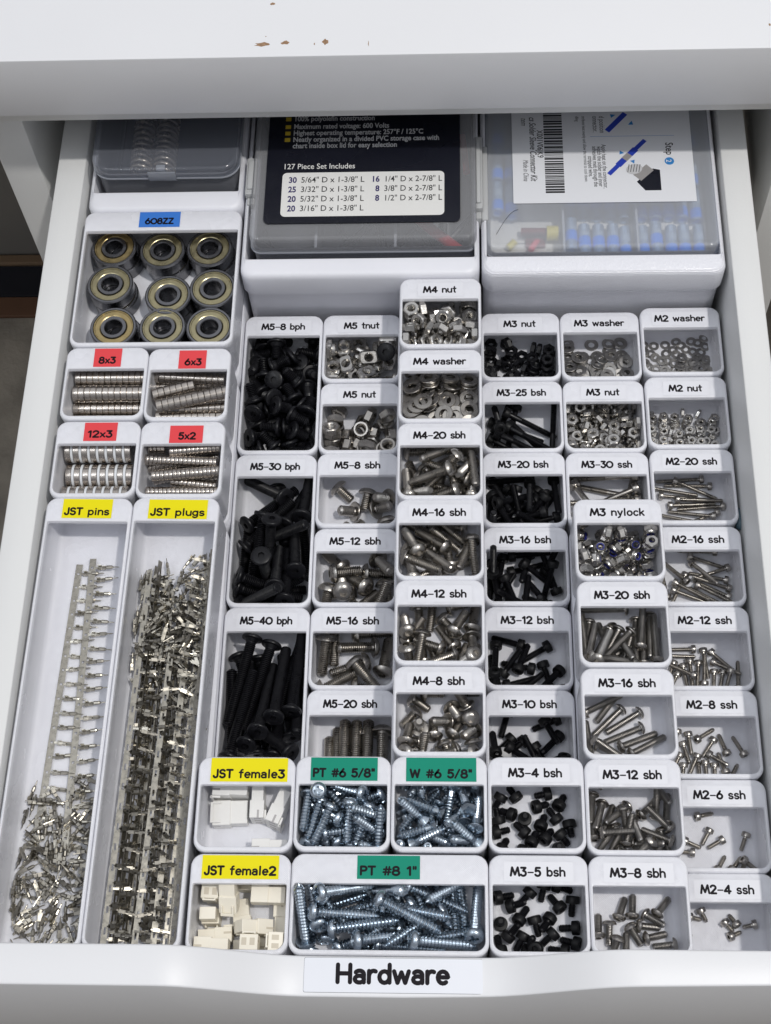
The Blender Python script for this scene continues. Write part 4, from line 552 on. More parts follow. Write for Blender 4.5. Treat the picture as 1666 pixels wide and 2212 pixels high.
'n3': [2201,-637,-466,0,0,262,2208,-580,-466,-242,200,0,2204,-514,-466,207,236,0,2343,-642,-452,-119,150,178,2309,-583,-452,23,158,59,2282,-534,-466,287,-127,0,2392,-669,-452,193,-56,-195,2380,-599,-466,286,-130,0,2401,-502,-466,0,0,248,2475,-673,-466,-291,-118,0,2473,-591,-452,172,29,-135,2472,-503,-466,196,-246,0,2246,-600,-452,-35,-165,-113,2211,-570,-444,178,-259,0,2204,-512,-444,0,0,40,2351,-672,-452,-5,-220,220,2304,-549,-430,-32,283,-113,2364,-458,-466,309,-59,0,2396,-670,-401,-159,132,204,2379,-597,-430,-99,-123,-24,2410,-498,-444,0,0,289,2471,-677,-430,-119,124,-124,2474,-597,-415,0,0,-14,2441,-406,-452,52,-192,-192,2293,-666,-454,-82,-35,277,2224,-568,-422,-222,-222,0,2209,-500,-407,-108,-154,-170,2342,-696,-452,91,-158,158,2299,-534,-413,-76,17,84,2291,-459,-466,-246,-196,0,2383,-675,-363,-126,284,-17,2371,-642,-401,262,-45,-50,2399,-515,-422,-41,311,0,2474,-681,-393,0,0,-105,2476,-587,-393,0,0,-286,2465,-456,-455,-46,-34,-80,2256,-677,-454,78,-10,-225,2228,-582,-399,-305,-76,0,2206,-460,-428,-188,37,122,2341,-671,-415,0,0,122,2264,-514,-406,151,-209,108,2204,-444,-466,0,0,28,2370,-660,-343,136,271,-7,2411,-573,-452,173,18,-145,2394,-531,-399,0,0,-298,2475,-696,-356,-91,-158,-158,2475,-584,-370,267,166,0,2476,-528,-444,-312,-40,0,2233,-680,-442,15,-60,7,2204,-653,-429,-19,-59,-45,2271,-409,-450,-53,56,-93,2279,-625,-442,-79,-12,39,2265,-489,-401,-80,50,141,2226,-411,-452,226,-91,-35,2366,-651,-321,-10,-5,51,2436,-545,-466,33,-312,0,2408,-443,-429,-207,200,-108,2431,-680,-437,32,-208,-131,2420,-639,-450,-20,128,117,2475,-542,-422,-264,-171,0,2201,-696,-419,153,41,-41,2204,-537,-404,-43,-88,-137,2250,-466,-452,134,-97,-97,2275,-596,-419,166,13,243,2277,-463,-393,169,164,-58,2325,-502,-466,295,-109,0,2343,-616,-361,-252,-109,51,2432,-569,-401,-64,186,-188,2375,-400,-396,60,144,-189,2428,-641,-400,86,107,226,2477,-633,-395,97,-86,135,2490,-531,-381,217,17,-217,2286,-674,-407,-81,-117,24,2205,-513,-370,205,-238,0,2194,-411,-404,-33,122,-45,2339,-593,-434,36,-198,-28,2306,-398,-430,127,83,-65,2357,-458,-444,295,108,0,2295,-590,-360,-21,-1,98,2448,-535,-382,-60,-121,-199,2394,-393,-452,91,-158,158,2447,-622,-451,182,130,-201,2491,-552,-334,-75,-138,83,2474,-497,-420,-59,104,209,2310,-630,-389,-154,-161,-31,2248,-421,-414,46,4,-5,2295,-454,-429,-83,269,-90,2329,-682,-393,0,0,-105,2262,-550,-368,-124,-64,151,2354,-423,-424,-29,-287,83,2264,-657,-361,-87,-48,-234,2388,-599,-390,16,-296,20,2366,-556,-426,41,174,148,2376,-656,-297,-7,-9,-50,2389,-583,-370,-26,-5,-205,2456,-443,-438,-32,70,264,2256,-630,-395,-143,173,79,2203,-612,-400,110,162,-237,2309,-491,-444,0,0,-46,2328,-681,-370,0,0,212,2292,-596,-401,-92,95,-141,2254,-529,-444,0,0,27,2201,-658,-356,119,-32,46,2364,-542,-466,-238,205,0,2351,-513,-428,200,-134,186,2486,-656,-353,-49,-122,66,2493,-409,-448,94,-136,-94,2442,-483,-404,-80,-38,-34,2243,-671,-389,-205,39,55,2202,-646,-388,-60,228,160,2191,-458,-378,114,-144,-114,2321,-681,-348,0,0,208,2322,-494,-405,146,-63,-41,2329,-410,-466,-36,-312,0,2336,-581,-395,-246,153,-72],
'n2': [2560,-676,-449,0,0,-311,2572,-619,-449,0,0,241,2560,-560,-449,0,0,-188,2563,-502,-449,0,0,190,2617,-670,-449,0,0,152,2616,-610,-449,0,0,-153,2616,-555,-449,0,0,8,2618,-496,-449,0,0,313,2670,-669,-449,0,0,243,2678,-611,-449,0,0,-175,2677,-559,-449,0,0,31,2675,-499,-449,0,0,-217,2727,-669,-449,0,0,287,2724,-620,-449,0,0,-115,2724,-563,-449,0,0,-187,2722,-490,-449,0,0,-247,2785,-679,-449,0,0,-228,2780,-615,-449,0,0,106,2781,-553,-449,0,0,278,2781,-493,-449,0,0,80,2840,-681,-449,0,0,196,2834,-612,-449,0,0,-27,2836,-557,-449,0,0,-283,2835,-494,-449,0,0,176,2564,-682,-434,0,0,-107,2557,-616,-434,0,0,-165,2561,-553,-434,0,0,264,2564,-499,-434,0,0,-51,2618,-674,-434,0,0,-170,2620,-622,-434,0,0,105,2618,-560,-434,0,0,80,2617,-490,-434,0,0,-263,2672,-671,-434,0,0,-191,2675,-611,-434,0,0,114,2685,-558,-434,0,0,150,2673,-488,-434,0,0,-199,2723,-672,-434,0,0,142,2724,-607,-434,0,0,-119,2734,-554,-434,0,0,264,2726,-491,-434,0,0,-54,2782,-679,-434,0,0,190,2774,-620,-434,0,0,235,2782,-548,-434,0,0,49,2790,-495,-434,0,0,-169,2828,-670,-434,0,0,125,2832,-615,-434,0,0,53,2842,-548,-434,0,0,-1,2838,-500,-434,0,0,208,2569,-680,-418,0,0,-119,2566,-616,-418,0,0,198,2566,-558,-418,0,0,51,2566,-494,-418,0,0,120,2621,-679,-418,0,0,-60,2618,-626,-418,0,0,-123,2615,-558,-418,0,0,307,2614,-491,-418,0,0,84,2672,-678,-418,0,0,184,2674,-614,-418,0,0,-31,2683,-562,-418,0,0,-144,2668,-487,-418,0,0,118,2730,-671,-418,0,0,313,2726,-614,-418,0,0,99,2734,-547,-418,0,0,-261,2728,-490,-418,0,0,-148,2785,-676,-418,0,0,25,2782,-615,-418,0,0,-18,2786,-549,-418,0,0,-144,2785,-502,-418,0,0,-225,2838,-679,-418,0,0,-66,2836,-616,-418,0,0,138,2843,-545,-418,0,0,126,2834,-500,-418,0,0,65,2558,-656,-403,0,0,135,2569,-616,-403,0,0,-199,2560,-554,-403,0,0,-85,2568,-490,-403,0,0,-96,2613,-670,-403,0,0,-170,2613,-619,-403,0,0,90,2615,-557,-403,0,0,-129,2623,-497,-403,0,0,-77,2666,-672,-403,0,0,-120,2680,-615,-403,0,0,-85,2652,-539,-438,194,-96,-215,2667,-484,-403,0,0,-311,2730,-677,-403,0,0,262,2726,-613,-403,0,0,174,2737,-556,-403,0,0,-29,2727,-490,-403,0,0,40,2781,-681,-403,0,0,245,2779,-615,-403,0,0,201,2775,-545,-403,0,0,-68,2779,-447,-438,-182,2,157,2841,-665,-403,0,0,-305,2834,-624,-403,0,0,-101,2824,-548,-403,0,0,-228,2843,-488,-403,0,0,160,2567,-666,-388,0,0,-190,2557,-614,-388,0,0,214,2559,-552,-388,0,0,-220,2563,-450,-438,-123,-102,-56,2627,-663,-388,0,0,-194,2607,-608,-388,0,0,-242,2611,-540,-388,0,0,187,2615,-488,-388,0,0,69,2675,-683,-388,0,0,104,2651,-588,-438,68,-180,-180,2640,-519,-438,-134,-98,98,2709,-440,-438,-122,-119,119,2724,-682,-388,0,0,224,2731,-612,-388,0,0,37,2725,-560,-388,0,0,148,2716,-518,-438,126,-99,60,2757,-646,-438,-169,-127,-209,2772,-618,-388,0,0,188,2806,-583,-441,46,-27,99],
'ny': [2209,-1402,-179,-174,25,139,2210,-1332,-179,-193,-52,193,2194,-1236,-179,41,-153,-41,2301,-1409,-187,0,0,-195,2299,-1321,-187,70,306,0,2308,-1231,-179,152,46,46,2384,-1404,-187,-302,86,0,2374,-1312,-179,-156,-134,-202,2369,-1232,-187,0,0,-140,2479,-1404,-179,-23,-159,59,2468,-1296,-179,21,-159,-57,2465,-1226,-179,-41,-165,-118,2214,-1407,-128,155,-31,-31,2205,-1326,-128,185,-7,-164,2208,-1181,-174,43,99,21,2310,-1411,-151,-273,155,0,2300,-1325,-151,0,0,182,2300,-1227,-136,128,-287,0,2382,-1403,-143,-156,-134,-202,2357,-1316,-128,-81,169,-169,2356,-1219,-143,176,20,-142,2475,-1370,-147,-49,107,253,2472,-1277,-136,-11,0,-48,2473,-1220,-128,157,10,10,2217,-1407,-76,-121,120,-120,2204,-1329,-84,0,0,-287,2214,-1136,-139,84,145,80,2326,-1407,-108,121,-104,53,2308,-1337,-108,-70,-179,179,2298,-1226,-92,-94,156,-156,2378,-1403,-92,-192,-41,187,2385,-1273,-144,152,-78,-48,2358,-1224,-92,79,163,-149,2459,-1335,-137,71,244,-100,2471,-1273,-92,-35,197,-218,2478,-1216,-84,-76,-305,0,2206,-1398,-25,-93,-158,-159,2206,-1328,-41,16,160,66,2339,-1141,-179,-139,142,191,2266,-1371,-152,37,103,-18,2263,-1279,-128,-170,-34,-130,2299,-1228,-41,194,-77,-206,2425,-1363,-179,-60,-186,186,2416,-1288,-187,0,0,144,2357,-1229,-41,-188,20,-170,2416,-1297,-118,114,-16,205,2474,-1270,-49,-14,-311,17,2472,-1222,-41,91,158,-158,2267,-1275,-179,181,7,-153,2255,-1351,-114,184,-233,76,2243,-1226,-179,134,89,-70,2397,-1350,-143,122,219,-9,2334,-1368,-179,-86,-164,164,2332,-1268,-108,151,-51,-51,2418,-1185,-179,159,-55,110,2207,-1284,-179,142,-80,83,2289,-1175,-176,-155,-28,-17,2253,-1333,-74,-186,10,-245,2358,-1332,-76,-155,-27,27,2331,-1272,-187,-305,-74,0,2418,-1238,-134,61,3,59,2345,-1368,-128,150,-55,-55,2437,-1406,-123,-62,73,190,2330,-1277,-151,0,0,3,2194,-1259,-128,-220,0,-222,2271,-1278,-84,0,0,130],
'tn': [1140,-238,-456,314,1,0,1156,-148,-456,251,189,0,1256,-310,-456,0,0,308,1277,-136,-456,265,169,0,1378,-260,-456,0,0,-2,1356,-157,-456,-112,294,0,1140,-231,-414,0,0,-123,1148,-145,-414,-308,-60,0,1226,-198,-447,-69,-271,16,1261,-121,-405,-153,41,-41,1319,-288,-431,-47,-311,0,1371,-123,-414,0,0,-264,1150,-318,-447,-157,-8,8,1126,-227,-372,0,0,157,1229,-250,-410,-244,79,40,1231,-58,-456,33,-312,0,1306,-323,-379,-53,191,191,1346,-126,-372,7,314,0,1252,-171,-402,85,220,197,1171,-117,-372,0,0,-162,1319,-218,-416,257,142,-46,1287,-186,-350,16,-288,-88,1399,-295,-406,-95,-120,114,1376,-132,-320,0,222,-222,1126,-302,-377,-161,161,88,1117,-154,-331,205,32,205,1205,-308,-381,-27,126,277,1190,-224,-356,185,233,36,1278,-266,-365,78,-278,18,1381,-192,-368,-136,189,107],
'w4': [1509,-648,-201,0,0,15,1580,-578,-201,0,0,-62,1651,-547,-195,-15,-4,-103,1724,-662,-201,0,0,-90,1504,-549,-201,0,0,55,1496,-671,-192,0,0,-236,1722,-587,-196,-10,3,36,1743,-653,-188,244,-196,-24,1667,-482,-196,-12,-8,-171,1743,-508,-201,0,0,-172,1496,-580,-192,0,0,237,1534,-650,-185,-10,26,32,1728,-427,-201,0,0,-109,1665,-667,-192,-311,-45,0,1542,-670,-176,31,26,277,1582,-434,-201,0,0,-190,1580,-584,-192,0,0,-85,1539,-514,-192,275,122,-25,1641,-644,-201,0,0,46,1506,-464,-191,-16,29,258,1508,-618,-172,265,103,-15,1744,-509,-192,0,0,178,1730,-552,-184,7,-3,2,1683,-504,-179,-19,28,243,1606,-534,-184,-9,-33,-296,1680,-601,-181,8,2,-121,1606,-530,-177,-10,26,201,1587,-475,-181,-25,-15,-104,1496,-390,-165,-156,21,21,1744,-596,-175,19,-5,281,1743,-484,-176,-41,-9,-107,1666,-460,-184,-38,15,145,1743,-565,-165,-14,12,-250,1602,-616,-184,-16,27,-274,1743,-581,-157,5,13,-14,1636,-670,-182,4,1,53,1664,-589,-173,0,-9,226,1496,-433,-191,-23,-9,-25,1610,-667,-172,-7,0,267,1744,-482,-168,-34,-38,-229,1743,-664,-176,-105,281,73,1743,-670,-169,-70,-276,-62,1498,-581,-174,-4,38,280,1628,-434,-184,-5,-36,-268,1743,-425,-173,271,65,-30,1666,-536,-161,56,305,3,1675,-704,-142,135,110,-117,1600,-469,-166,-30,22,285,1582,-666,-165,32,308,-1,1567,-551,-163,294,42,31,1646,-534,-154,4,-3,-129,1670,-464,-153,37,-272,81,1656,-420,-169,164,230,-89,1744,-671,-160,25,-65,281,1497,-513,-174,-7,-4,129,1566,-425,-173,-4,-35,-132,1744,-439,-177,258,114,-38,1575,-526,-154,114,266,2,1668,-612,-162,-157,249,25,1573,-667,-157,4,-4,-210,1505,-433,-176,-30,-10,76,1743,-531,-146,-16,11,-273,1496,-547,-164,-10,1,244,1744,-424,-165,107,-264,44,1496,-580,-155,-6,-5,79,1556,-493,-153,-36,8,235,1550,-668,-150,-6,-1,240,1686,-610,-150,13,-23,122,1675,-674,-140,171,13,-116,1576,-447,-150,-23,50,282,1744,-671,-152,47,-22,131,1662,-422,-160,-65,-14,-103,1573,-425,-150,-27,45,262,1497,-456,-164,-35,10,197,1740,-671,-143,32,41,-131,1496,-467,-152,-35,17,231,1541,-657,-142,-6,-2,217,1744,-670,-135,36,-50,230,1567,-425,-142,168,-246,55,1665,-420,-151,163,-198,45,1635,-606,-149,53,17,-267,1744,-591,-140,-50,31,-303,1518,-563,-146,0,-8,-74,1545,-550,-136,9,-6,-277,1743,-670,-126,49,-1,51],
'w3': [2278,-284,-475,0,0,-182,2312,-141,-475,0,0,174,2344,-269,-475,0,0,-227,2469,-129,-475,0,0,119,2280,-187,-471,11,3,-85,2216,-194,-475,0,0,71,2328,-309,-470,6,10,-165,2274,-120,-471,6,-15,-190,2347,-252,-466,-12,14,50,2268,-140,-464,-6,-13,-37,2272,-218,-469,17,10,-129,2261,-223,-464,16,14,-172,2332,-190,-468,28,1,264,2239,-307,-471,5,-12,29,2281,-252,-463,4,-28,287,2404,-148,-475,0,0,123,2210,-251,-467,26,16,-234,2458,-192,-475,0,0,138,2347,-305,-459,8,30,-106,2208,-302,-468,17,-6,-149,2394,-339,-446,148,-61,61,2207,-310,-463,-301,40,-21,2207,-190,-469,0,0,-236,2397,-186,-470,14,-9,18,2285,-264,-460,1,-29,304,2455,-116,-469,0,0,2,2294,-310,-462,0,24,-287,2208,-129,-475,0,0,142,2463,-164,-465,8,-14,265,2255,-269,-452,4,-16,41,2331,-192,-462,-12,19,-160,2336,-214,-458,1,20,-22,2470,-279,-475,0,0,-13,2207,-109,-469,0,0,27,2216,-298,-454,22,4,-255,2442,-221,-468,-268,-120,-11,2431,-333,-446,-164,-12,-29,2401,-85,-475,0,0,23,2472,-158,-459,1,16,-241,2212,-170,-463,0,0,222,2257,-206,-450,-22,-13,54,2452,-48,-469,-3,20,87,2407,-296,-475,260,176,0,2208,-309,-451,-69,290,6,2400,-48,-469,4,22,236,2269,-310,-447,-286,35,41,2267,-128,-459,-4,-13,-58,2357,-236,-457,14,16,115,2208,-123,-459,-15,10,237,2206,-235,-452,-23,-28,79,2472,-220,-462,19,-13,127,2448,-249,-462,21,3,-13,2394,-213,-464,-40,-36,307,2343,-165,-456,-33,-17,-247,2419,-298,-464,6,21,-178,2363,-134,-461,5,33,188,2255,-132,-450,-5,-8,-259,2208,-77,-460,-25,-11,-26,2462,-303,-463,30,-4,257,2472,-157,-453,8,11,-132,2346,-118,-470,6,15,161,2472,-259,-455,-24,18,-265,2284,-310,-445,0,41,-157,2470,-267,-449,7,21,-22,2349,-310,-455,21,20,4,2378,-249,-456,24,7,227,2208,-48,-475,0,0,-138,2348,-308,-448,34,-18,250,2408,-117,-461,297,-77,-6,2494,-310,-446,95,-157,-112,2473,-222,-444,-41,-294,29,2213,-186,-449,-20,31,270,2320,-50,-475,0,0,263,2454,-48,-463,231,-184,-8,2382,-230,-450,14,-295,-6],
'w2': [2696,-298,-455,0,0,-209,2666,-187,-455,0,0,296,2678,-311,-451,0,0,72,2606,-280,-455,0,0,247,2709,-215,-455,0,0,-144,2841,-162,-452,-15,-3,-251,2799,-150,-455,0,0,297,2830,-249,-455,0,0,258,2573,-184,-455,0,0,127,2659,-114,-455,91,-301,0,2819,-109,-452,-6,11,-86,2728,-213,-450,10,6,179,2774,-221,-455,0,0,54,2629,-298,-451,0,1,-142,2589,-116,-455,0,0,67,2819,-192,-455,0,0,-260,2574,-235,-455,159,271,0,2764,-165,-452,-2,-11,164,2559,-263,-449,34,303,40,2632,-152,-452,19,-2,244,2560,-311,-450,8,-22,23,2789,-228,-450,11,11,127,2727,-278,-452,6,11,182,2608,-136,-451,-306,29,22,2836,-287,-452,7,-9,147,2731,-132,-455,0,0,79,2692,-97,-452,-1,11,32,2559,-114,-452,95,286,4,2818,-311,-451,13,3,-80,2559,-165,-451,0,0,-297,2656,-266,-455,0,0,-306,2841,-311,-447,2,-17,246,2751,-91,-455,0,0,-45,2746,-160,-450,-237,191,-3,2685,-231,-452,20,8,-291,2797,-136,-446,-4,5,-285,2609,-198,-452,1,11,-95,2663,-154,-450,-6,6,-313,2841,-215,-447,0,0,154,2782,-107,-452,3,11,7,2772,-269,-450,-18,-8,-50,2654,-219,-451,-65,291,5,2808,-205,-441,171,241,7,2835,-219,-451,0,0,248,2748,-212,-448,-1,10,-41,2691,-169,-449,38,-13,307,2620,-250,-451,-1,-1,-119,2646,-207,-447,21,10,-310,2628,-266,-447,-1,0,135,2779,-288,-455,0,0,-265,2730,-72,-452,-2,-14,-116,2560,-172,-447,0,0,41,2786,-182,-448,-113,289,18,2704,-122,-449,307,-65,-14,2778,-50,-452,112,280,4,2558,-220,-449,4,-28,-26,2692,-310,-447,0,0,-14,2808,-57,-455,307,-65,0,2839,-32,-452,-7,7,5,2687,-253,-448,8,-9,-13,2726,-241,-443,-2,11,-133,2677,-288,-444,2,-17,-205,2635,-249,-443,0,-1,-272,2559,-68,-455,0,0,27,2740,-311,-450,-244,182,27,2755,-263,-448,159,255,-23,2762,-210,-443,-6,0,-31,2841,-79,-452,-231,-203,20,2634,-245,-439,-1,0,-45,2600,-229,-447,-1,0,111,2658,-67,-455,228,216,0,2637,-311,-446,9,-13,183,2800,-307,-446,20,-10,-164,2606,-72,-455,-294,-111,0,2677,-267,-442,-13,-6,42,2581,-311,-449,32,4,-238,2709,-52,-452,-12,-7,69,2594,-295,-449,-229,176,-15,2841,-211,-443,0,0,95,2647,-247,-435,0,1,282,2720,-170,-443,293,-67,13,2729,-146,-442,-16,5,114,2841,-150,-449,-11,5,-131,2777,-238,-439,5,14,-190,2841,-264,-446,4,-18,-277,2778,-170,-441,-46,-310,4,2815,-254,-444,1,-16,-229,2559,-108,-448,-6,-11,78,2718,-188,-445,142,266,-16,2637,-159,-445,6,2,-131],
'lp': [115,-2738,-175,0,0,37,156,-2405,-175,0,0,153,179,-2708,-175,0,0,126,294,-2452,-175,0,0,118,131,-2566,-175,0,0,-56,38,-2564,-174,-135,-96,96,184,-2800,-175,-56,309,0,100,-2371,-175,254,-185,0,174,-2640,-174,-132,-101,101,137,-2482,-174,-42,199,-199,114,-2601,-174,-157,10,-10,117,-2644,-175,0,0,-288,151,-2530,-175,312,-32,0,74,-2826,-175,0,0,-283,95,-2634,-175,0,0,26,221,-2454,-175,312,-35,0,296,-2698,-175,0,0,-245,246,-2542,-175,0,0,125,209,-2796,-160,-202,-202,-18,69,-2789,-175,0,0,69,93,-2789,-167,-5,15,69,56,-2749,-175,0,0,119,31,-2648,-174,129,107,107,193,-2493,-175,-14,314,0,96,-2650,-157,97,181,189,256,-2438,-166,-18,19,259,101,-2727,-166,11,18,37,72,-2410,-174,46,196,196,285,-2436,-163,-33,6,261,42,-2740,-166,-186,211,-70,66,-2577,-160,-305,-76,4,219,-2505,-166,-31,226,211,275,-2865,-175,-141,281,0,58,-2438,-164,-105,278,22,22,-2752,-174,-121,121,-121,252,-2681,-175,-313,-20,0,274,-2830,-175,296,107,0,200,-2417,-166,-15,15,159,279,-2512,-164,-147,5,28,26,-2553,-148,197,-195,74,84,-2685,-175,0,0,-26,218,-2367,-174,68,180,180,245,-2638,-175,0,0,0,65,-2793,-160,-68,181,-181,165,-2430,-160,-1,-2,-141,75,-2675,-155,36,12,-114,66,-2468,-174,-38,202,-202,114,-2278,-174,154,34,34,116,-2857,-174,-151,-52,52,46,-2647,-161,11,-15,-176,287,-2621,-175,5,-314,0,280,-2659,-175,0,0,-297,181,-2573,-159,122,-133,-119,126,-2530,-159,-107,-138,136,247,-2748,-166,-31,294,3,160,-2509,-160,1,3,-144,67,-2482,-174,-155,-29,29,46,-2338,-167,-17,-7,-166,278,-2759,-174,-57,188,-188,280,-2481,-160,-26,-212,214,197,-2527,-153,113,106,130,278,-2662,-160,-49,194,-194,128,-2785,-160,210,-213,-32,298,-2588,-166,141,269,-26,188,-2743,-170,61,47,115,189,-2681,-160,159,57,41,62,-2392,-159,134,-283,1,130,-2913,-174,-157,0,0,216,-2479,-154,-13,18,147,282,-2792,-175,0,0,-260,281,-2676,-160,154,39,39,315,-2870,-175,0,0,122,110,-2430,-159,0,0,-155,332,-2439,-174,-121,120,-120,214,-2599,-167,-15,-10,-113,199,-2858,-163,210,57,56,147,-2539,-160,2,-1,173,169,-2757,-158,-133,237,-53,111,-2823,-157,18,15,163,172,-2639,-152,134,-48,-30,307,-2540,-160,-142,-245,-9,278,-2436,-149,5,-31,-202,244,-2810,-159,-104,-157,142,57,-2554,-159,117,-270,78,142,-2308,-164,-133,88,-61,273,-2322,-175,-313,-25,0,139,-2600,-155,-10,100,219,225,-2652,-146,268,-99,38,125,-2879,-152,-97,219,198,71,-2328,-156,144,8,-14,289,-2617,-152,110,-186,-162,299,-2556,-160,122,155,174,245,-2382,-158,-93,162,-166,39,-2655,-145,-112,72,-128,114,-2557,-146,-8,24,227,51,-2874,-160,141,277,2,219,-2682,-144,-30,-195,213,226,-2739,-149,-44,3,172,106,-2313,-154,191,-14,16,48,-2720,-150,210,178,16,202,-2309,-164,-32,-7,-272,124,-2388,-174,-129,106,-106,84,-2434,-148,-226,184,16,208,-2866,-175,114,-293,0,212,-2395,-155,-7,12,86,123,-2650,-159,60,183,184,294,-2765,-174,152,46,46,227,-2270,-161,238,175,-33,207,-2374,-157,273,128,-2,139,-2565,-132,41,83,254,233,-2442,-149,-12,19,115,104,-2616,-154,17,-12,250,153,-2464,-145,-190,-246,-2,299,-2778,-159,159,68,64,289,-2321,-160,18,-214,-214,174,-2824,-161,80,-78,-190,113,-2675,-148,-2,26,-124,333,-2549,-154,-125,118,-125,277,-2608,-145,-122,-89,51,182,-2515,-144,-222,-220,7,146,-2509,-138,-28,-52,158,25,-2704,-148,-34,-24,156,65,-2537,-151,-26,-54,-172,263,-2558,-156,-85,-129,103,266,-2703,-164,95,10,53,197,-2307,-149,201,-212,-12,38,-2273,-175,0,0,128,330,-2558,-137,-205,202,-46,168,-2521,-135,-95,-129,100,235,-2254,-151,124,-45,-39,332,-2702,-143,-138,133,-115,145,-2856,-162,-102,181,-110,290,-2248,-164,287,-57,-34,248,-2271,-164,-2,26,132,162,-2664,-138,-135,-93,60,228,-2405,-139,-68,-152,193,142,-2800,-151,-189,205,-65,298,-2870,-167,-229,-155,15,24,-2392,-155,113,-152,-78,24,-2644,-135,86,98,131,163,-2872,-159,-87,-32,79,215,-2572,-158,250,166,-28,298,-2514,-138,37,-6,199,133,-2682,-140,164,106,67,84,-2616,-134,-53,229,-196,71,-2471,-146,191,-77,-32,80,-2761,-150,34,23,72,281,-2828,-147,7,-4,201,101,-2425,-134,-82,229,-181,173,-2712,-146,-204,-123,-22,71,-2823,-149,-270,104,79,136,-2364,-168,-215,181,-53,283,-2304,-175,0,0,-298,275,-2632,-136,-75,-200,140,270,-2912,-157,-307,-1,-25,64,-2486,-156,-74,-285,66,158,-2415,-146,132,-102,-98,274,-2380,-163,85,-150,-127,264,-2554,-138,35,-7,-1,289,-2722,-163,33,23,17,254,-2569,-144,2,-302,-53,219,-2591,-137,39,-63,221,84,-2510,-139,-2,247,100,128,-2495,-143,-95,-74,142,44,-2535,-137,-43,-30,-109],
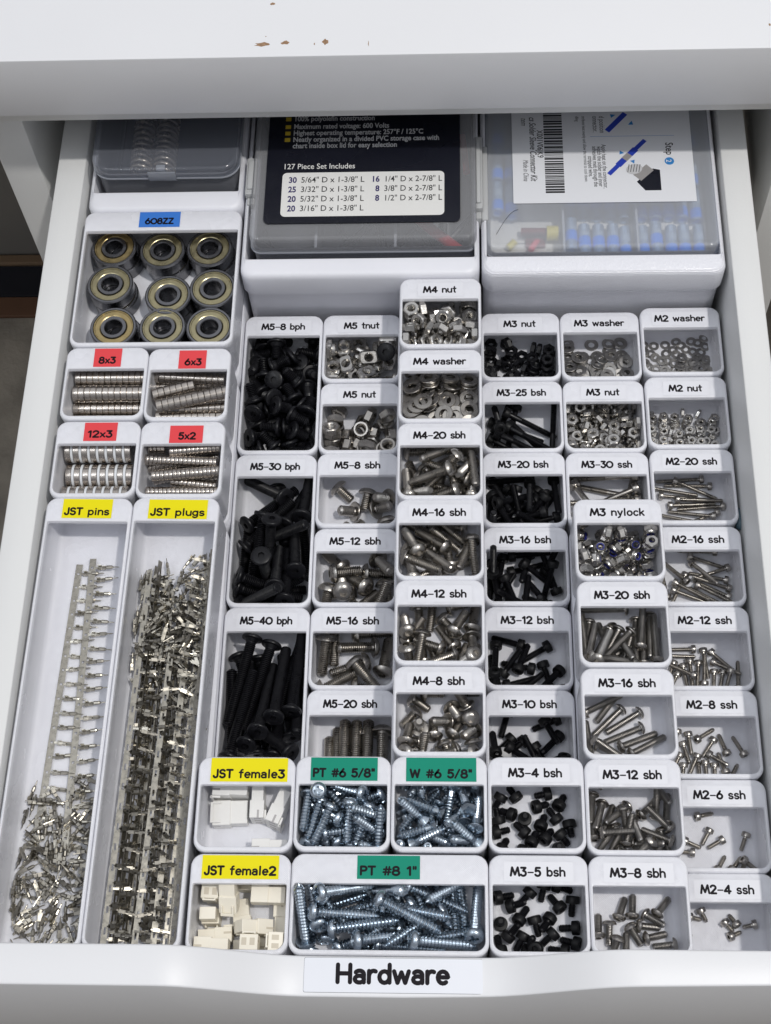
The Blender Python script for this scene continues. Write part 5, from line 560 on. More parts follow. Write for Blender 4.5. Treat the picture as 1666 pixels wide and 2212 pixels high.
'lq': [494,-1381,-136,-155,-27,27,522,-1634,-137,0,0,-4,680,-1615,-136,-134,99,-99,592,-1775,-137,272,-157,0,464,-1848,-136,146,70,70,616,-1420,-136,-157,8,-8,440,-1658,-137,0,0,150,639,-1828,-137,0,0,58,456,-1483,-136,-4,-220,220,518,-1582,-137,306,-72,0,544,-1558,-137,306,-73,0,644,-1691,-136,-35,-204,204,424,-1726,-136,-157,5,-5,613,-1584,-136,154,35,35,654,-1487,-136,144,75,75,435,-1794,-136,149,-58,-58,569,-1468,-136,-105,-143,143,557,-1705,-136,-118,125,-125,636,-1732,-136,157,-6,-6,619,-1405,-136,11,217,217,571,-1550,-137,0,0,-53,548,-1888,-137,0,0,237,457,-1606,-136,136,-95,-95,447,-1458,-136,156,-20,-20,424,-1676,-123,-49,3,307,654,-1735,-118,157,-6,-6,657,-1761,-137,0,0,-36,432,-1502,-122,-88,-154,108,454,-1712,-136,7,219,219,449,-1380,-136,-150,-56,56,489,-1758,-136,86,-164,-164,658,-1340,-136,-154,-35,35,439,-1694,-121,6,314,0,426,-1616,-125,-66,-65,138,534,-1572,-136,-46,-197,197,583,-1702,-128,203,-202,-4,400,-1528,-137,232,212,0,656,-1970,-137,-310,51,0,580,-1835,-137,-226,218,0,489,-1673,-136,-52,-192,192,389,-1635,-125,-23,-23,-156,640,-1660,-127,-34,16,20,523,-1802,-136,-19,-213,213,412,-1590,-137,0,0,-169,499,-1525,-137,0,0,-247,572,-1386,-137,0,0,77,530,-1478,-137,-299,97,0,675,-1536,-128,1,24,-122,604,-1362,-119,-150,-54,49,512,-1653,-125,-24,-208,-207,498,-1854,-126,2,31,-125,477,-1407,-136,-21,212,-212,577,-1619,-137,0,0,-5,531,-1719,-137,0,0,-183,536,-1623,-120,-37,203,-203,472,-1582,-137,0,0,215,600,-1470,-136,-119,124,-124,515,-1463,-120,-68,183,-193,574,-1321,-137,0,0,-215,632,-1607,-125,176,-25,-57,643,-1470,-136,146,68,68,640,-1762,-121,52,305,28,527,-1583,-119,-154,272,1,673,-1874,-137,0,0,112,464,-2004,-137,-232,-212,0,590,-1541,-137,0,0,261,610,-1638,-137,6,314,0,514,-1552,-118,58,-187,-180,691,-1790,-122,-97,128,-106,516,-1942,-137,0,0,178,405,-1745,-119,-222,222,0,656,-1483,-119,0,0,-314,595,-1639,-97,179,85,136,411,-1861,-136,-144,75,-75,388,-1752,-124,142,106,142,614,-1880,-137,0,0,-226,689,-1820,-110,-107,127,-98,650,-1324,-121,110,-139,-83,690,-1552,-116,17,-5,157,652,-1601,-102,-96,90,143,581,-1465,-112,-155,85,-175,559,-1414,-120,8,-2,-273,653,-1636,-117,-126,-17,18,571,-1584,-111,11,24,-86,539,-1708,-120,-4,-6,108,470,-1560,-114,106,-278,2,624,-1537,-128,39,125,254,446,-1605,-111,-36,19,-253,388,-1403,-136,-121,-121,121,502,-1746,-119,0,0,-154,669,-1392,-137,241,-201,0,440,-1440,-136,156,-20,-20,534,-1603,-103,126,-112,-113,438,-1695,-105,157,-7,-7,633,-1810,-128,-78,-16,72,503,-1420,-119,-133,-92,89,457,-1606,-96,142,-265,-12,570,-1545,-120,-141,82,-82,584,-1504,-110,-158,-2,-40,534,-1852,-136,149,-60,-60,402,-1483,-120,-208,232,3,620,-1613,-106,-130,23,0,691,-1361,-125,-97,-128,105,533,-1714,-103,-4,8,-273,469,-1636,-108,-12,-14,57,462,-1766,-127,-28,-9,-209,676,-1867,-120,133,-101,-101,655,-1767,-105,-245,167,7,691,-1657,-114,48,48,-152,672,-1573,-114,-8,21,-157,405,-1384,-126,-46,-12,149,541,-1874,-120,-282,-135,-6,655,-2036,-137,0,0,-309,389,-1595,-102,12,-12,157,631,-1893,-137,278,147,0,472,-1528,-122,256,109,10,648,-1714,-126,-30,-92,293,554,-1652,-116,185,63,35,491,-1327,-137,0,0,177,426,-1733,-112,115,8,-107,524,-1785,-121,-119,138,-188,468,-1613,-116,295,91,-26,535,-1501,-103,-2,1,-143,615,-1426,-119,0,0,124,654,-1520,-106,-57,-23,297,534,-1768,-107,80,234,177,464,-1681,-92,-12,209,206,508,-1660,-106,-186,236,73,677,-1452,-104,-88,-88,175,555,-1410,-104,4,-2,-180,682,-1419,-119,-88,-107,151,606,-1320,-137,0,0,-223,392,-1552,-114,-101,-130,89,411,-1551,-120,128,109,109,586,-1778,-120,281,-114,-11,673,-1323,-119,-2,-6,-157,629,-1446,-106,-149,56,-8,491,-1538,-102,-89,182,-185,656,-1695,-118,7,311,14,426,-1916,-137,0,0,-282,593,-1698,-96,140,-220,-109,483,-1750,-116,90,-87,-135,497,-1577,-95,-163,-88,93,424,-1367,-125,-161,-119,121,546,-1684,-100,-2,79,-272,523,-1526,-87,-1,-1,-35,615,-1697,-104,6,-8,111,558,-1745,-100,13,-167,228,661,-1456,-98,-85,-111,142,677,-1605,-98,102,-152,-141],
'f2': [1023,-2606,-139,222,0,-222,794,-2821,-169,8,-219,-219,926,-2860,-169,-2,221,-221,792,-2866,-100,163,0,0,879,-2621,-173,0,0,313,773,-2754,-139,122,-120,122,1020,-2864,-74,195,0,-246,767,-2602,-139,-121,121,121,938,-2868,-69,-120,122,120,888,-2750,-173,0,0,170,1034,-2752,-169,-121,120,-120,846,-2687,-77,43,-60,147,925,-2606,-111,0,0,-314,775,-2674,-139,124,119,-124,942,-2798,-107,63,-192,186,990,-2682,-103,-314,3,0],
}
KIND = {}
for k in SPEC:
    st = SPEC[k][4]
    mh, ms = {'b': ('steel', 'steel'), 'f': ('oxide', 'oxide'), 'c': ('oxide_dull', 'oxide'), 'p': ('zinc', 'zinc'), 'w': ('zinc', 'zinc')}[st]
    if k[0] == 'm' or k == 'd30': mh = ms = 'steel'
    if k[0] == 'e': mh, ms = 'steel', 'steel_dull'
    KIND[k] = (lambda k=k, mh=mh, ms=ms: screw_proto(k, mh, ms))
KIND.update(n5=lambda: nut_proto('n5', 'steel'), n4=lambda: nut_proto('n4', 'steel_bright'), n3b=lambda: nut_proto('n3b', 'oxide'), n3=lambda: nut_proto('n3', 'steel_bright'), n2=lambda: nut_proto('n2', 'steel_bright'),
            ny=lambda: nylock_proto('steel_bright'), w4=lambda: washer_proto('w4', 'steel'), w3=lambda: washer_proto('w3', 'steel_dull'), w2=lambda: washer_proto('w2', 'steel_dull'), tn=lambda: tnut_proto('steel_bright'))
def where(k, p, q):                # which part of its bin, and which way it points
    x0, x1, y0, y1, z = BX[k]; u = (p[0]-x0)/(x1-x0); v = (p[1]-y0)/(y1-LEDGE-y0)
    a = 'back' if v > .66 else ('front' if v < .34 else 'middle'); b = 'left' if u < .36 else ('right' if u > .64 else 'centre')
    t = q@Vector((0, 0, -1))
    if k in SPEC:
        if abs(t.z) > .75: d = 'tip up' if t.z > 0 else 'tip down'
        elif abs(t.x) > abs(t.y)*1.9: d = 'tip pointing '+('right' if t.x > 0 else 'left')
        elif abs(t.y) > abs(t.x)*1.9: d = 'tip pointing '+('back' if t.y > 0 else 'forward')
        else: d = 'slanting '+('back' if t.y > 0 else 'front')+' '+('right' if t.x > 0 else 'left')
    else: d = 'lying flat' if abs(t.z) > .93 else ('on edge' if abs(t.z) < .3 else 'tilted')
    return a+' '+b+', '+d
ITEMS = {'s8': ('silver button screw in the M5-8 sbh bin', 'screw', 'screws in the M5-8 sbh bin'), 's12': ('silver button screw in the M5-12 sbh bin', 'screw', 'screws in the M5-12 sbh bin'), 's16': ('silver button screw in the M5-16 sbh bin', 'screw', 'screws in the M5-16 sbh bin'), 's20': ('silver button screw in the M5-20 sbh bin', 'screw', 'screws in the M5-20 sbh bin'), 'b8': ('black flat headed screw in the M5-8 bph bin', 'screw', 'screws in the M5-8 bph bin'), 'b30': ('black flat headed screw in the M5-30 bph bin', 'screw', 'screws in the M5-30 bph bin'), 'b40': ('black flat headed screw in the M5-40 bph bin', 'screw', 'screws in the M5-40 bph bin'), 'f8': ('silver button screw in the M4-8 sbh bin', 'screw', 'screws in the M4-8 sbh bin'), 'f12': ('silver button screw in the M4-12 sbh bin', 'screw', 'screws in the M4-12 sbh bin'), 'f16': ('silver button screw in the M4-16 sbh bin', 'screw', 'screws in the M4-16 sbh bin'), 'f20': ('silver button screw in the M4-20 sbh bin', 'screw', 'screws in the M4-20 sbh bin'), 'e8': ('silver button screw in the M3-8 sbh bin', 'screw', 'screws in the M3-8 sbh bin'), 'e12': ('silver button screw in the M3-12 sbh bin', 'screw', 'screws in the M3-12 sbh bin'), 'e16': ('silver button screw in the M3-16 sbh bin', 'screw', 'screws in the M3-16 sbh bin'), 'e20': ('silver button screw in the M3-20 sbh bin', 'screw', 'screws in the M3-20 sbh bin'), 'c4': ('black cap screw in the M3-4 bsh bin', 'screw', 'screws in the M3-4 bsh bin'), 'c5': ('black cap screw in the M3-5 bsh bin', 'screw', 'screws in the M3-5 bsh bin'), 'c10': ('black cap screw in the M3-10 bsh bin', 'screw', 'screws in the M3-10 bsh bin'), 'c12': ('black cap screw in the M3-12 bsh bin', 'screw', 'screws in the M3-12 bsh bin'), 'c16': ('black cap screw in the M3-16 bsh bin', 'screw', 'screws in the M3-16 bsh bin'), 'c20': ('black cap screw in the M3-20 bsh bin', 'screw', 'screws in the M3-20 bsh bin'), 'c25': ('black cap screw in the M3-25 bsh bin', 'screw', 'screws in the M3-25 bsh bin'), 'd30': ('long silver cap screw in the M3-30 ssh bin', 'screw', 'screws in the M3-30 ssh bin'), 'm4': ('tiny silver cap screw in the M2-4 ssh bin', 'screw', 'screws in the M2-4 ssh bin'), 'm6': ('tiny silver cap screw in the M2-6 ssh bin', 'screw', 'screws in the M2-6 ssh bin'), 'm8': ('tiny silver cap screw in the M2-8 ssh bin', 'screw', 'screws in the M2-8 ssh bin'), 'm12': ('tiny silver cap screw in the M2-12 ssh bin', 'screw', 'screws in the M2-12 ssh bin'), 'm16': ('tiny silver cap screw in the M2-16 ssh bin', 'screw', 'screws in the M2-16 ssh bin'), 'm20': ('tiny silver cap screw in the M2-20 ssh bin', 'screw', 'screws in the M2-20 ssh bin'), 'p6': ('short zinc pan head screw in the PT #6 bin', 'screw', 'screws in the PT #6 5/8" bin'), 'p8': ('long zinc pan head screw in the PT #8 bin', 'screw', 'screws in the PT #8 1" bin'), 'w6': ('zinc wood screw in the W #6 bin', 'screw', 'screws in the W #6 5/8" bin'), 'n5': ('silver hex nut in the M5 nut bin', 'nut', 'nuts in the M5 nut bin'), 'n4': ('silver hex nut in the M4 nut bin', 'nut', 'nuts in the M4 nut bin'), 'n3b': ('black hex nut in the first M3 nut bin', 'nut', 'black nuts in the M3 nut bin'), 'n3': ('shiny steel hex nut in the second M3 nut bin', 'nut', 'steel nuts in the M3 nut bin'), 'n2': ('tiny silver hex nut in the M2 nut bin', 'nut', 'nuts in the M2 nut bin'), 'ny': ('blue ringed lock nut in the M3 nylock bin', 'nut', 'lock nuts in the M3 nylock bin'), 'tn': ('silver t nut in the M5 tnut bin', 'nut', 't nuts in the M5 tnut bin'), 'w4': ('flat steel washer in the M4 washer bin', 'washer', 'washers in the M4 washer bin'), 'w3': ('flat steel washer in the M3 washer bin', 'washer', 'washers in the M3 washer bin'), 'w2': ('flat steel washer in the M2 washer bin', 'washer', 'washers in the M2 washer bin')}
for k, (lab, cat, grp) in ITEMS.items():
    proto = None
    for p, q in unpack(POSES[k]):
        if proto is None: proto = KIND[k](); o = proto
        else: o = copy_tree(proto)
        tag(o, lab+', '+where(k, p, q), cat, grp); pose(o, p, q)
    PROTO[k] = proto
# two screws out of place
o = copy_tree(PROTO['b8']); pose(o, (137.4, -17.0, -33.4), Vector((-.2, -.5, .8)).to_track_quat('Z', 'Y')); tag(o, 'black pan head screw lying among the silver nuts of the M5 tnut bin', 'screw')
del o['group']

BEARINGS = [(13.0, 22.6), (35.4, 20.9), (56.9, 21.6), (13.2, 2.3), (40.0, -3.8), (59.879999999999995, -0.5), (17.0, -20.8), (39.0, -21.0), (59.879999999999995, -21.2)]
MAGNETS = [('8x3', 3.8, 2.65, None, [([2.62, -45.6, -8.2], [34.38, -45.6, -8.2], 12, 'nickel disc magnet of the backmost stick in the 8x3 bin'), ([2.42, -53.6, -7.8], [34.38, -53.6, -7.8], 12, 'nickel disc magnet of the second from the back stick in the 8x3 bin'), ([1.62, -57.6, -14.3], [34.38, -57.6, -14.3], 12, 'nickel disc magnet of the third from the back stick in the 8x3 bin'), ([1.62, -66.0, -12.6], [34.38, -66.0, -12.6], 12, 'nickel disc magnet of the frontmost stick in the 8x3 bin')]), ('6x3', 2.85, 2.62, None, [([36.9, -44.8, -8.0], [69.1, -47.0, -8.0], 12, 'nickel disc magnet of the backmost stick in the 6x3 bin'), ([38.0, -56.7, -4.5], [54.5, -52.1, -4.5], 7, 'nickel disc magnet of the short tilted stick in the 6x3 bin'), ([40.7, -63.7, -2.0], [72.1, -56.2, -2.0], 12, 'shiny disc magnet of the long tilted stick on top in the 6x3 bin'), ([49.2, -60.8, -9.0], [69.9, -60.3, -9.0], 8, 'nickel disc magnet of the stick under the long one in the 6x3 bin'), ([39.5, -65.3, -8.5], [70.9, -65.5, -8.5], 12, 'nickel disc magnet of the frontmost stick in the 6x3 bin'), ([36.5, -47.5, -13.0], [69.0, -46.3, -13.0], 12, 'nickel disc magnet of the bottom back stick in the 6x3 bin'), ([37.9, -53.1, -15.0], [69.2, -54.0, -15.0], 12, 'nickel disc magnet of the bottom middle stick in the 6x3 bin')]), ('12x3', 5.2, 2.6, 1.1, [([2.3200000000000003, -81.69, -8.6], [32.32, -81.69, -8.6], 8, 'wide disc magnet of the backmost row in the 12x3 bin'), ([2.9200000000000004, -91.49, -12.9], [32.32, -91.49, -12.9], 8, 'wide disc magnet of the middle row in the 12x3 bin'), ([2.0200000000000005, -101.99, -12.9], [32.32, -101.99, -12.9], 8, 'wide disc magnet of the front row in the 12x3 bin')]), ('5x2', 2.4, 1.8, None, [([38.0, -81.2, -7.0], [45.3, -81.3, -7.0], 4, 'thin disc magnet of the shortest stick in the 5x2 bin'), ([47.7, -84.3, -4.5], [68.8, -82.4, -4.5], 12, 'thin disc magnet of the backmost top stick in the 5x2 bin'), ([37.5, -87.5, -5.5], [67.4, -89.1, -5.5], 17, 'thin disc magnet of the second stick from the back in the 5x2 bin'), ([41.0, -96.1, -4.5], [68.7, -93.7, -4.5], 16, 'thin disc magnet of the middle tilted stick in the 5x2 bin'), ([48.4, -95.8, -9.5], [68.0, -98.5, -9.5], 11, 'thin disc magnet of the half hidden stick in the 5x2 bin'), ([38.4, -101.6, -8.5], [69.2, -101.6, -8.5], 17, 'thin disc magnet of the frontmost stick in the 5x2 bin'), ([37.4, -87.9, -12.0], [67.4, -82.8, -12.0], 17, 'thin disc magnet of the bottom back stick in the 5x2 bin'), ([39.6, -92.5, -14.5], [67.3, -86.7, -14.5], 16, 'thin disc magnet of the bottom middle stick in the 5x2 bin'), ([48.3, -96.4, -14.0], [67.8, -92.2, -14.0], 11, 'thin disc magnet of the bottom front stick in the 5x2 bin')])]
STRIPS = [((11.4, -130.8, -17.6), (7.2, -254.6, -17.4), 20, 0, -1, 'left strip of pointed crimp pins on the floor of the pins bin', 'terminal strips in the pins bin', 0, 'tin'), ((17.2, -128.8, -16.2), (19.2, -250.5, -16.0), 20, 0, -1, 'right strip of pointed crimp pins lying over the left one in the pins bin', 'terminal strips in the pins bin', 0, 'tin'), ((45.5, -284, -13.6), (49, -138, -13.6), 20, 1, -1, 'narrow dark carrier strip between the pale ones, far left of the plugs tray', 'terminal strips in the plugs bin', 0.9, 'tin_dark', 0.15, True), ((48.8, -287, -12.2), (52, -142, -12.2), 21, 1, 1, 'narrow dark carrier strip between the pale ones, left of centre of the plugs tray', 'terminal strips in the plugs bin', 1.2, 'tin_dark', -0.2, True), ((53.0, -285, -14.2), (56, -146, -14.2), 22, 1, 1, 'narrow dark carrier strip between the pale ones, right of centre of the plugs tray', 'terminal strips in the plugs bin', 0.7, 'tin_dark', 0.1, True), ((58.8, -283, -15.6), (63, -136, -15.6), 23, 1, -1, 'narrow dark carrier strip between the pale ones, far right of the plugs tray', 'terminal strips in the plugs bin', 1.3, 'tin_dark', -0.1, True), ((38.6, -287, -12), (42.5, -136, -12), 19, 1, 1, 'leftmost carrier strip of bent crimp terminals in the plugs bin', 'terminal strips in the plugs bin', 0.1, 'tin', 0, True), ((40.6, -288, -15), (44.6, -133, -15), 22, 1, 1, 'second carrier strip of bent crimp terminals in the plugs bin', 'terminal strips in the plugs bin', 0.9, 'tin_dark', 0.2, True), ((43.2, -289, -11.5), (46.5, -132, -11.5), 18, 1, 1, 'third carrier strip of bent crimp terminals in the plugs bin', 'terminal strips in the plugs bin', 1.1, 'tin', -0.15, True), ((46.8, -289, -16.5), (49.6, -140, -16.5), 21, 1, -1, 'fourth carrier strip of bent crimp terminals in the plugs bin', 'terminal strips in the plugs bin', 0.1, 'tin_dark', 0.1, True), ((50.5, -289, -10.5), (54.6, -171, -10.5), 15, 1, -1, 'fifth, pale flat carrier strip of bent crimp terminals in the plugs bin', 'terminal strips in the plugs bin', 0.1, 'tin_dark', 0, True), ((54.6, -286, -16), (57.5, -150, -16), 20, 1, -1, 'sixth carrier strip of bent crimp terminals in the plugs bin', 'terminal strips in the plugs bin', 1.2, 'tin_dark', -0.2, True), ((57.0, -288, -12.5), (60.8, -150, -12.5), 17, 1, -1, 'seventh carrier strip of bent crimp terminals in the plugs bin', 'terminal strips in the plugs bin', 0.15, 'tin_dark', 0.15, True), ((61.2, -290, -14.5), (65.8, -131, -14.5), 21, 1, -1, 'eighth carrier strip of bent crimp terminals in the plugs bin', 'terminal strips in the plugs bin', 0.2, 'tin_dark', 0, True), ((64.2, -288, -11), (68.3, -127, -11), 19, 1, -1, 'rightmost carrier strip of bent crimp terminals in the plugs bin', 'terminal strips in the plugs bin', 0.3, 'tin', -0.1, True)]
F3 = [([81.8, -236.1, -17.6], (0, 0, 0.03), 'large flat white housing in the middle of the female3 bin'), ([81.8, -227.9, -15.6], (1.5708, 0, -0.04), 'white housing on its side at the back of the female3 bin'), ([92.6, -232.4, -15.6], (1.5708, 0, 1.58), 'upright white housing right of the large flat one in the female3 bin'), ([100.8, -234.7, -15.6], (1.5708, 0.06, 1.2), 'tilted white housing by the right wall of the female3 bin'), ([98.1, -249.72, -15.6], (1.5708, 0, 0.02), 'white housing at the front edge of the female3 bin')]
# ---------------------------------------------------------------- bearings: nine stacks of two
def bearing_proto(sh):
    root = empty('ball_bearing'); Ro, w = 10.45, 6.65
    G().lathe([(8.95, -w/2+.3), (9.0, -w/2), (Ro-.5, -w/2), (Ro, -w/2+.5), (Ro, w/2-.5), (Ro-.5, w/2), (9.15, w/2), (8.95, w/2-.35), (8.95, -w/2+.3)], 40, False, False).build('outer_ring', 'race', root, smooth=True, sharp=25)
    g = G(); 
    for s in (1, -1): g.lathe([(8.95, s*(w/2-.55)), (8.75, s*(w/2-.12)), (8.35, s*(w/2-.12)), (8.15, s*(w/2-.42)), (6.3, s*(w/2-.42)), (5.95, s*(w/2-.6)), (5.95, s*(w/2-.9)), (8.95, s*(w/2-.9)), (8.95, s*(w/2-.55))], 40, False, False)
    for i in range(9):                       # stamped notches in the shield rim
        a = 2*math.pi*i/9+.3; M = Matrix.Rotation(a, 4, 'Z'); g.box(8.2, 8.8, -.35, .35, w/2-.3, w/2-.02, M)
    g.build('shield', sh, root, smooth=True, sharp=25)
    G().lathe([(3.9, -w/2+.3), (4.15, -w/2), (5.6, -w/2), (5.75, -w/2+.2), (5.75, w/2-.2), (5.6, w/2), (4.2, w/2), (3.9, w/2-.35), (3.9, -w/2+.3)], 36, False, False).build('inner_ring', 'race', root, smooth=True, sharp=25)
    return root
random.seed(5)
bx = BX['608']; fz = bx[4]-DEPTH; pb = {s: bearing_proto(s) for s in ('shield', 'shield_gold')}; first = {}
for i, (x, y) in enumerate(BEARINGS):
    for lvl in (1, 0):
        s = 'shield_gold' if (i in (0, 6) and lvl) else 'shield'
        if s not in first: o = pb[s]; first[s] = 1
        else: o = copy_tree(pb[s])
        dx, dy = ((random.uniform(.2, 1.6), random.uniform(-1.2, .5)) if lvl == 0 else (0, 0))
        x_ = max(bx[0]+12, min(bx[1]-12, x+dx)); y_ = max(bx[2]+12.6, min(bx[3]-12, y+dy))
        pose(o, (x if lvl else x_, y if lvl else y_, fz+3.33+lvl*6.7), (Matrix.Rotation(random.uniform(0, 6), 4, 'Z')@Matrix.Rotation(.012*random.uniform(-1, 1)*lvl, 4, 'X')).to_quaternion())
        row = ('back', 'middle', 'front')[i//3]; col = ('left', 'centre', 'right')[i % 3]
        tag(o, ('top' if lvl else 'lower')+' ball bearing of the '+row+' '+col+' pair in the blue labelled bin', 'bearing', 'ball bearings stacked in pairs')
# ---------------------------------------------------------------- disc magnets in sticks
def disc_proto(r, t, m='nickel'):
    return G().lathe([(r*.8, -t/2), (r*.95, -t/2+.04), (r, -t/2+.22), (r, t/2-.22), (r*.95, t/2-.04), (r*.8, t/2)], 26).build('disc_magnet', m, smooth=True, sharp=35)
def stick(proto, r, t, p0, p1, n, lab, grp, spacer=None):
    p0 = Vector(p0); p1 = Vector(p1); d = (p1-p0).normalized(); q = d.to_track_quat('Z', 'Y'); s = t+(spacer or 0)
    for i in range(n):
        if i == 0 and not proto.get('used'): o = proto['o']; proto['used'] = 1
        else: o = proto['o'].copy(); C.objects.link(o)
        j = Vector((random.uniform(-1, 1), random.uniform(-1, 1), random.uniform(-1, 1)))*.05
        pose(o, p0+d*(t/2+s*i)+j, q); tag(o, lab+(', left end' if i == 0 else ', right end' if i == n-1 else ', left part' if i < n/3 else ', right part' if i > n*.66 else ', middle part'), 'magnet', grp)
        if spacer and i < n-1:
            if 's' not in proto: so = G().lathe([(r*.97, -spacer/2+.05), (r*.97, spacer/2-.05)], 24).build('spacer_disc', 'spacer', smooth=True, sharp=40); proto['s'] = so
            else: so = proto['s'].copy(); C.objects.link(so)
            pose(so, p0+d*(t+s*i+spacer/2), q); tag(so, 'thin white spacer disc between two magnets: '+lab.split('in ')[-1], 'spacer', 'white spacers between the 12x3 magnets')
for key, r, t, sp, sticks in MAGNETS:
    pr = {'o': disc_proto(r, t)}
    for p0, p1, n, lab in sticks: stick(pr, r, t, p0, p1, n, lab, 'disc magnets of the '+key+' bin', sp)
# ---------------------------------------------------------------- crimp terminals
def terminal_geo(L=10.5, flip=1, style=0):
    g = G()                                # points along +X, lies on Z=0
    g.box(0, 1.6, -.45, .45, 0, .22)
    for s in (-1, 1):
        g.box(1.4, 2.9, s*.95-.12, s*.95+.12, .0, 1.5, Matrix.Rotation(.18*s, 4, 'X')); g.box(3.3, 4.7, s*.65-.12, s*.65+.12, 0, 1.2, Matrix.Rotation(.25*s, 4, 'X'))
    g.box(1.3, 4.8, -.8, .8, 0, .22)
    if style == 0:
        g.lathe([(.35, 4.8), (.78, 5.2), (.8, 7.2), (.5, 7.9), (.27, 8.1), (.25, L-.6), (.08, L)], 8, M=Matrix.Translation((0, 0, .78))@Matrix.Rotation(R(90), 4, 'Y'))
    else:
        g.box(4.8, 8.0, -.85, .85, .0, .2); g.box(5.0, 8.0, -.85, -.65, .1, 1.5); g.box(5.0, 8.0, .65, .85, .1, 1.5); g.box(5.2, 7.8, -.6, .6, 1.4, 1.6); g.box(7.9, 8.9, -.3, .3, .3, .5)
    return g
def strip_geo(L, pitch, n, w=2.3, slots=False):
    g = G(); h = .22; y = 0
    # perforated carrier: solid runs joined by edge bars round each hole
    a = .5 if not slots else .45; hl = .5 if not slots else 1.3
    w = w if slots else 2.7; p = -L/2; first_hole = -(n-1)*pitch/2
    for i in range(n):
        c = first_hole+i*pitch; g.box(-w/2, w/2, p, c-hl, 0, h); g.box(-w/2, -a if not slots else -a*.9, c-hl, c+hl, 0, h); g.box(a if not slots else a*.9, w/2, c-hl, c+hl, 0, h); p = c+hl
    g.box(-w/2, w/2, p, L/2, 0, h); return g
TP = {}
def terminal(style, m='tin'):
    if (style, m) not in TP: TP[(style, m)] = terminal_geo(style=style).build('terminal', m).data; o = None
    return TP[(style, m)]
for st in (0, 1):
    for m in ('tin', 'tin_dark'): terminal(st, m)
for o in [o for o in C.objects if o.name.startswith('terminal')]: bpy.data.objects.remove(o)
def term_strip(p0, p1, n, style, side, lab, grp, roll=0, m='tin', tw=0, slots=False, skip=()):
    p0 = Vector(p0); p1 = Vector(p1); L = (p1-p0).length; pitch = L/(n+.4); d = (p1-p0).normalized()
    pitch0 = pitch; root = empty('terminal_strip', (p0+p1)/2)
    yv = d; xv = yv.cross(Vector((0, 0, 1))).normalized(); zv = xv.cross(yv); M = Matrix((xv, yv, zv)).transposed()
    root.rotation_euler = (M@Matrix.Rotation(roll, 3, 'Y')).to_euler()
    strip_geo(L, pitch, n, slots=slots).build('carrier', 'tin' if slots else m, root); tag(root, lab, 'terminal strip', grp)
    for i in range(n):
        if i in skip: continue
        o = bpy.data.objects.new('terminal', terminal(style, m)); C.objects.link(o); o.parent = root
        o.location = (side*1.1*U, (-(n-1)*pitch/2+i*pitch)*U, .1*U); k = 1 if not slots else 2.2; o.rotation_euler = (random.uniform(-.25, .25)*k, random.uniform(-.12, .08)*k, (0 if side > 0 else math.pi)+random.uniform(-.1, .1)*k+tw); o.scale = (.8,)*3 if slots else (1,)*3
for a in STRIPS: term_strip(*a)
for key, lab, grp in (('lp', 'loose crimp pin in the pins bin heap', 'loose crimp pins'), ('lq', 'loose crimp plug in the plugs bin tangle', 'loose crimp plugs')):
    for i, (p, q) in enumerate(unpack(POSES[key])):
        o = bpy.data.objects.new('crimp_pin' if key == 'lp' else 'crimp_plug', TP[(0 if key == 'lp' else i % 2, ('tin', 'tin_dark')[(i*7) % 3 == 0])]); C.objects.link(o)
        v = q@Vector((-5.2, 0, -.6)); pose(o, (p[0]+v.x, p[1]+v.y, p[2]+v.z), q); o.scale = (.9,)*3 if key == 'lp' else (.8,)*3
        t_ = q@Vector((1, 0, 0)); X0, X1 = (0, 34) if key == 'lp' else (38, 70); Y0, Y1 = (-292, -225) if key == 'lp' else (-200, -130)
        u = (p[0]-X0)/(X1-X0); v = (p[1]-Y0)/(Y1-Y0)
        tag(o, lab+', '+('back' if v > .66 else 'front' if v < .34 else 'middle')+' '+('left' if u < .36 else 'right' if u > .64 else 'centre')+', '+('tip to the right' if t_.x > .7 else 'tip to the left' if t_.x < -.7 else 'tip to the back' if t_.y > 0 else 'tip to the front'), 'crimp terminal', grp)
# ---------------------------------------------------------------- plastic connector housings
def housing_proto(w, l, h, m):
    root = empty('connector_housing'); g = G(); s = .55      # long axis X; the plug end is larger than the wire end
    g.bbox(-l/2, 0.2, -w/2, w/2, -h/2, h/2-.1, .25); g.build('plug_end', m, root)
    g = G(); g.bbox(0, l/2, -w/2+s, w/2-s*.2, -h/2+s, h/2-s, .2); g.build('wire_end', m, root)
    g = G(); g.bbox(-l/2-.6, -l/2+3.2, -w/2+.8, -w/2+1.5, h/2-.05, h/2+.75, .12); g.bbox(-l/2-.6, -l/2+3.2, w/2-1.5, w/2-.8, h/2-.05, h/2+.75, .12); g.bbox(-l/2-.7, -l/2+.3, -w/2+.8, w/2-.8, h/2+.2, h/2+.8, .12)
    g.build('latch', m, root)
    g = G()
    for k in range(max(2, round(w/3.4))): g.box(-l/2-.03, -l/2+.02, -w/2+1.1+k*3, -w/2+2.9+k*3, -1.2, 1.4)
    g.box(-l/2-.03, -l/2+3, w/2-.02, w/2+.03, .1, .9); g.box(-l/2-.03, -l/2+3, -w/2-.03, -w/2+.02, .1, .9)
    g.build('cavity_shade', 'beige' if m == 'housing_cream' else 'print_steel', root); return root  # openings are flat plates, their inner shade painted as a darker colour
hp = None
for i, (p, q, lab) in enumerate(F3):
    if i == 0: hp = housing_proto(9.6, 13.4, 5.6, 'housing'); o = hp
    else: o = copy_tree(hp)
    pose(o, p, Euler(q).to_quaternion()); tag(o, lab, 'connector', 'white three way connector housings')
hp = None
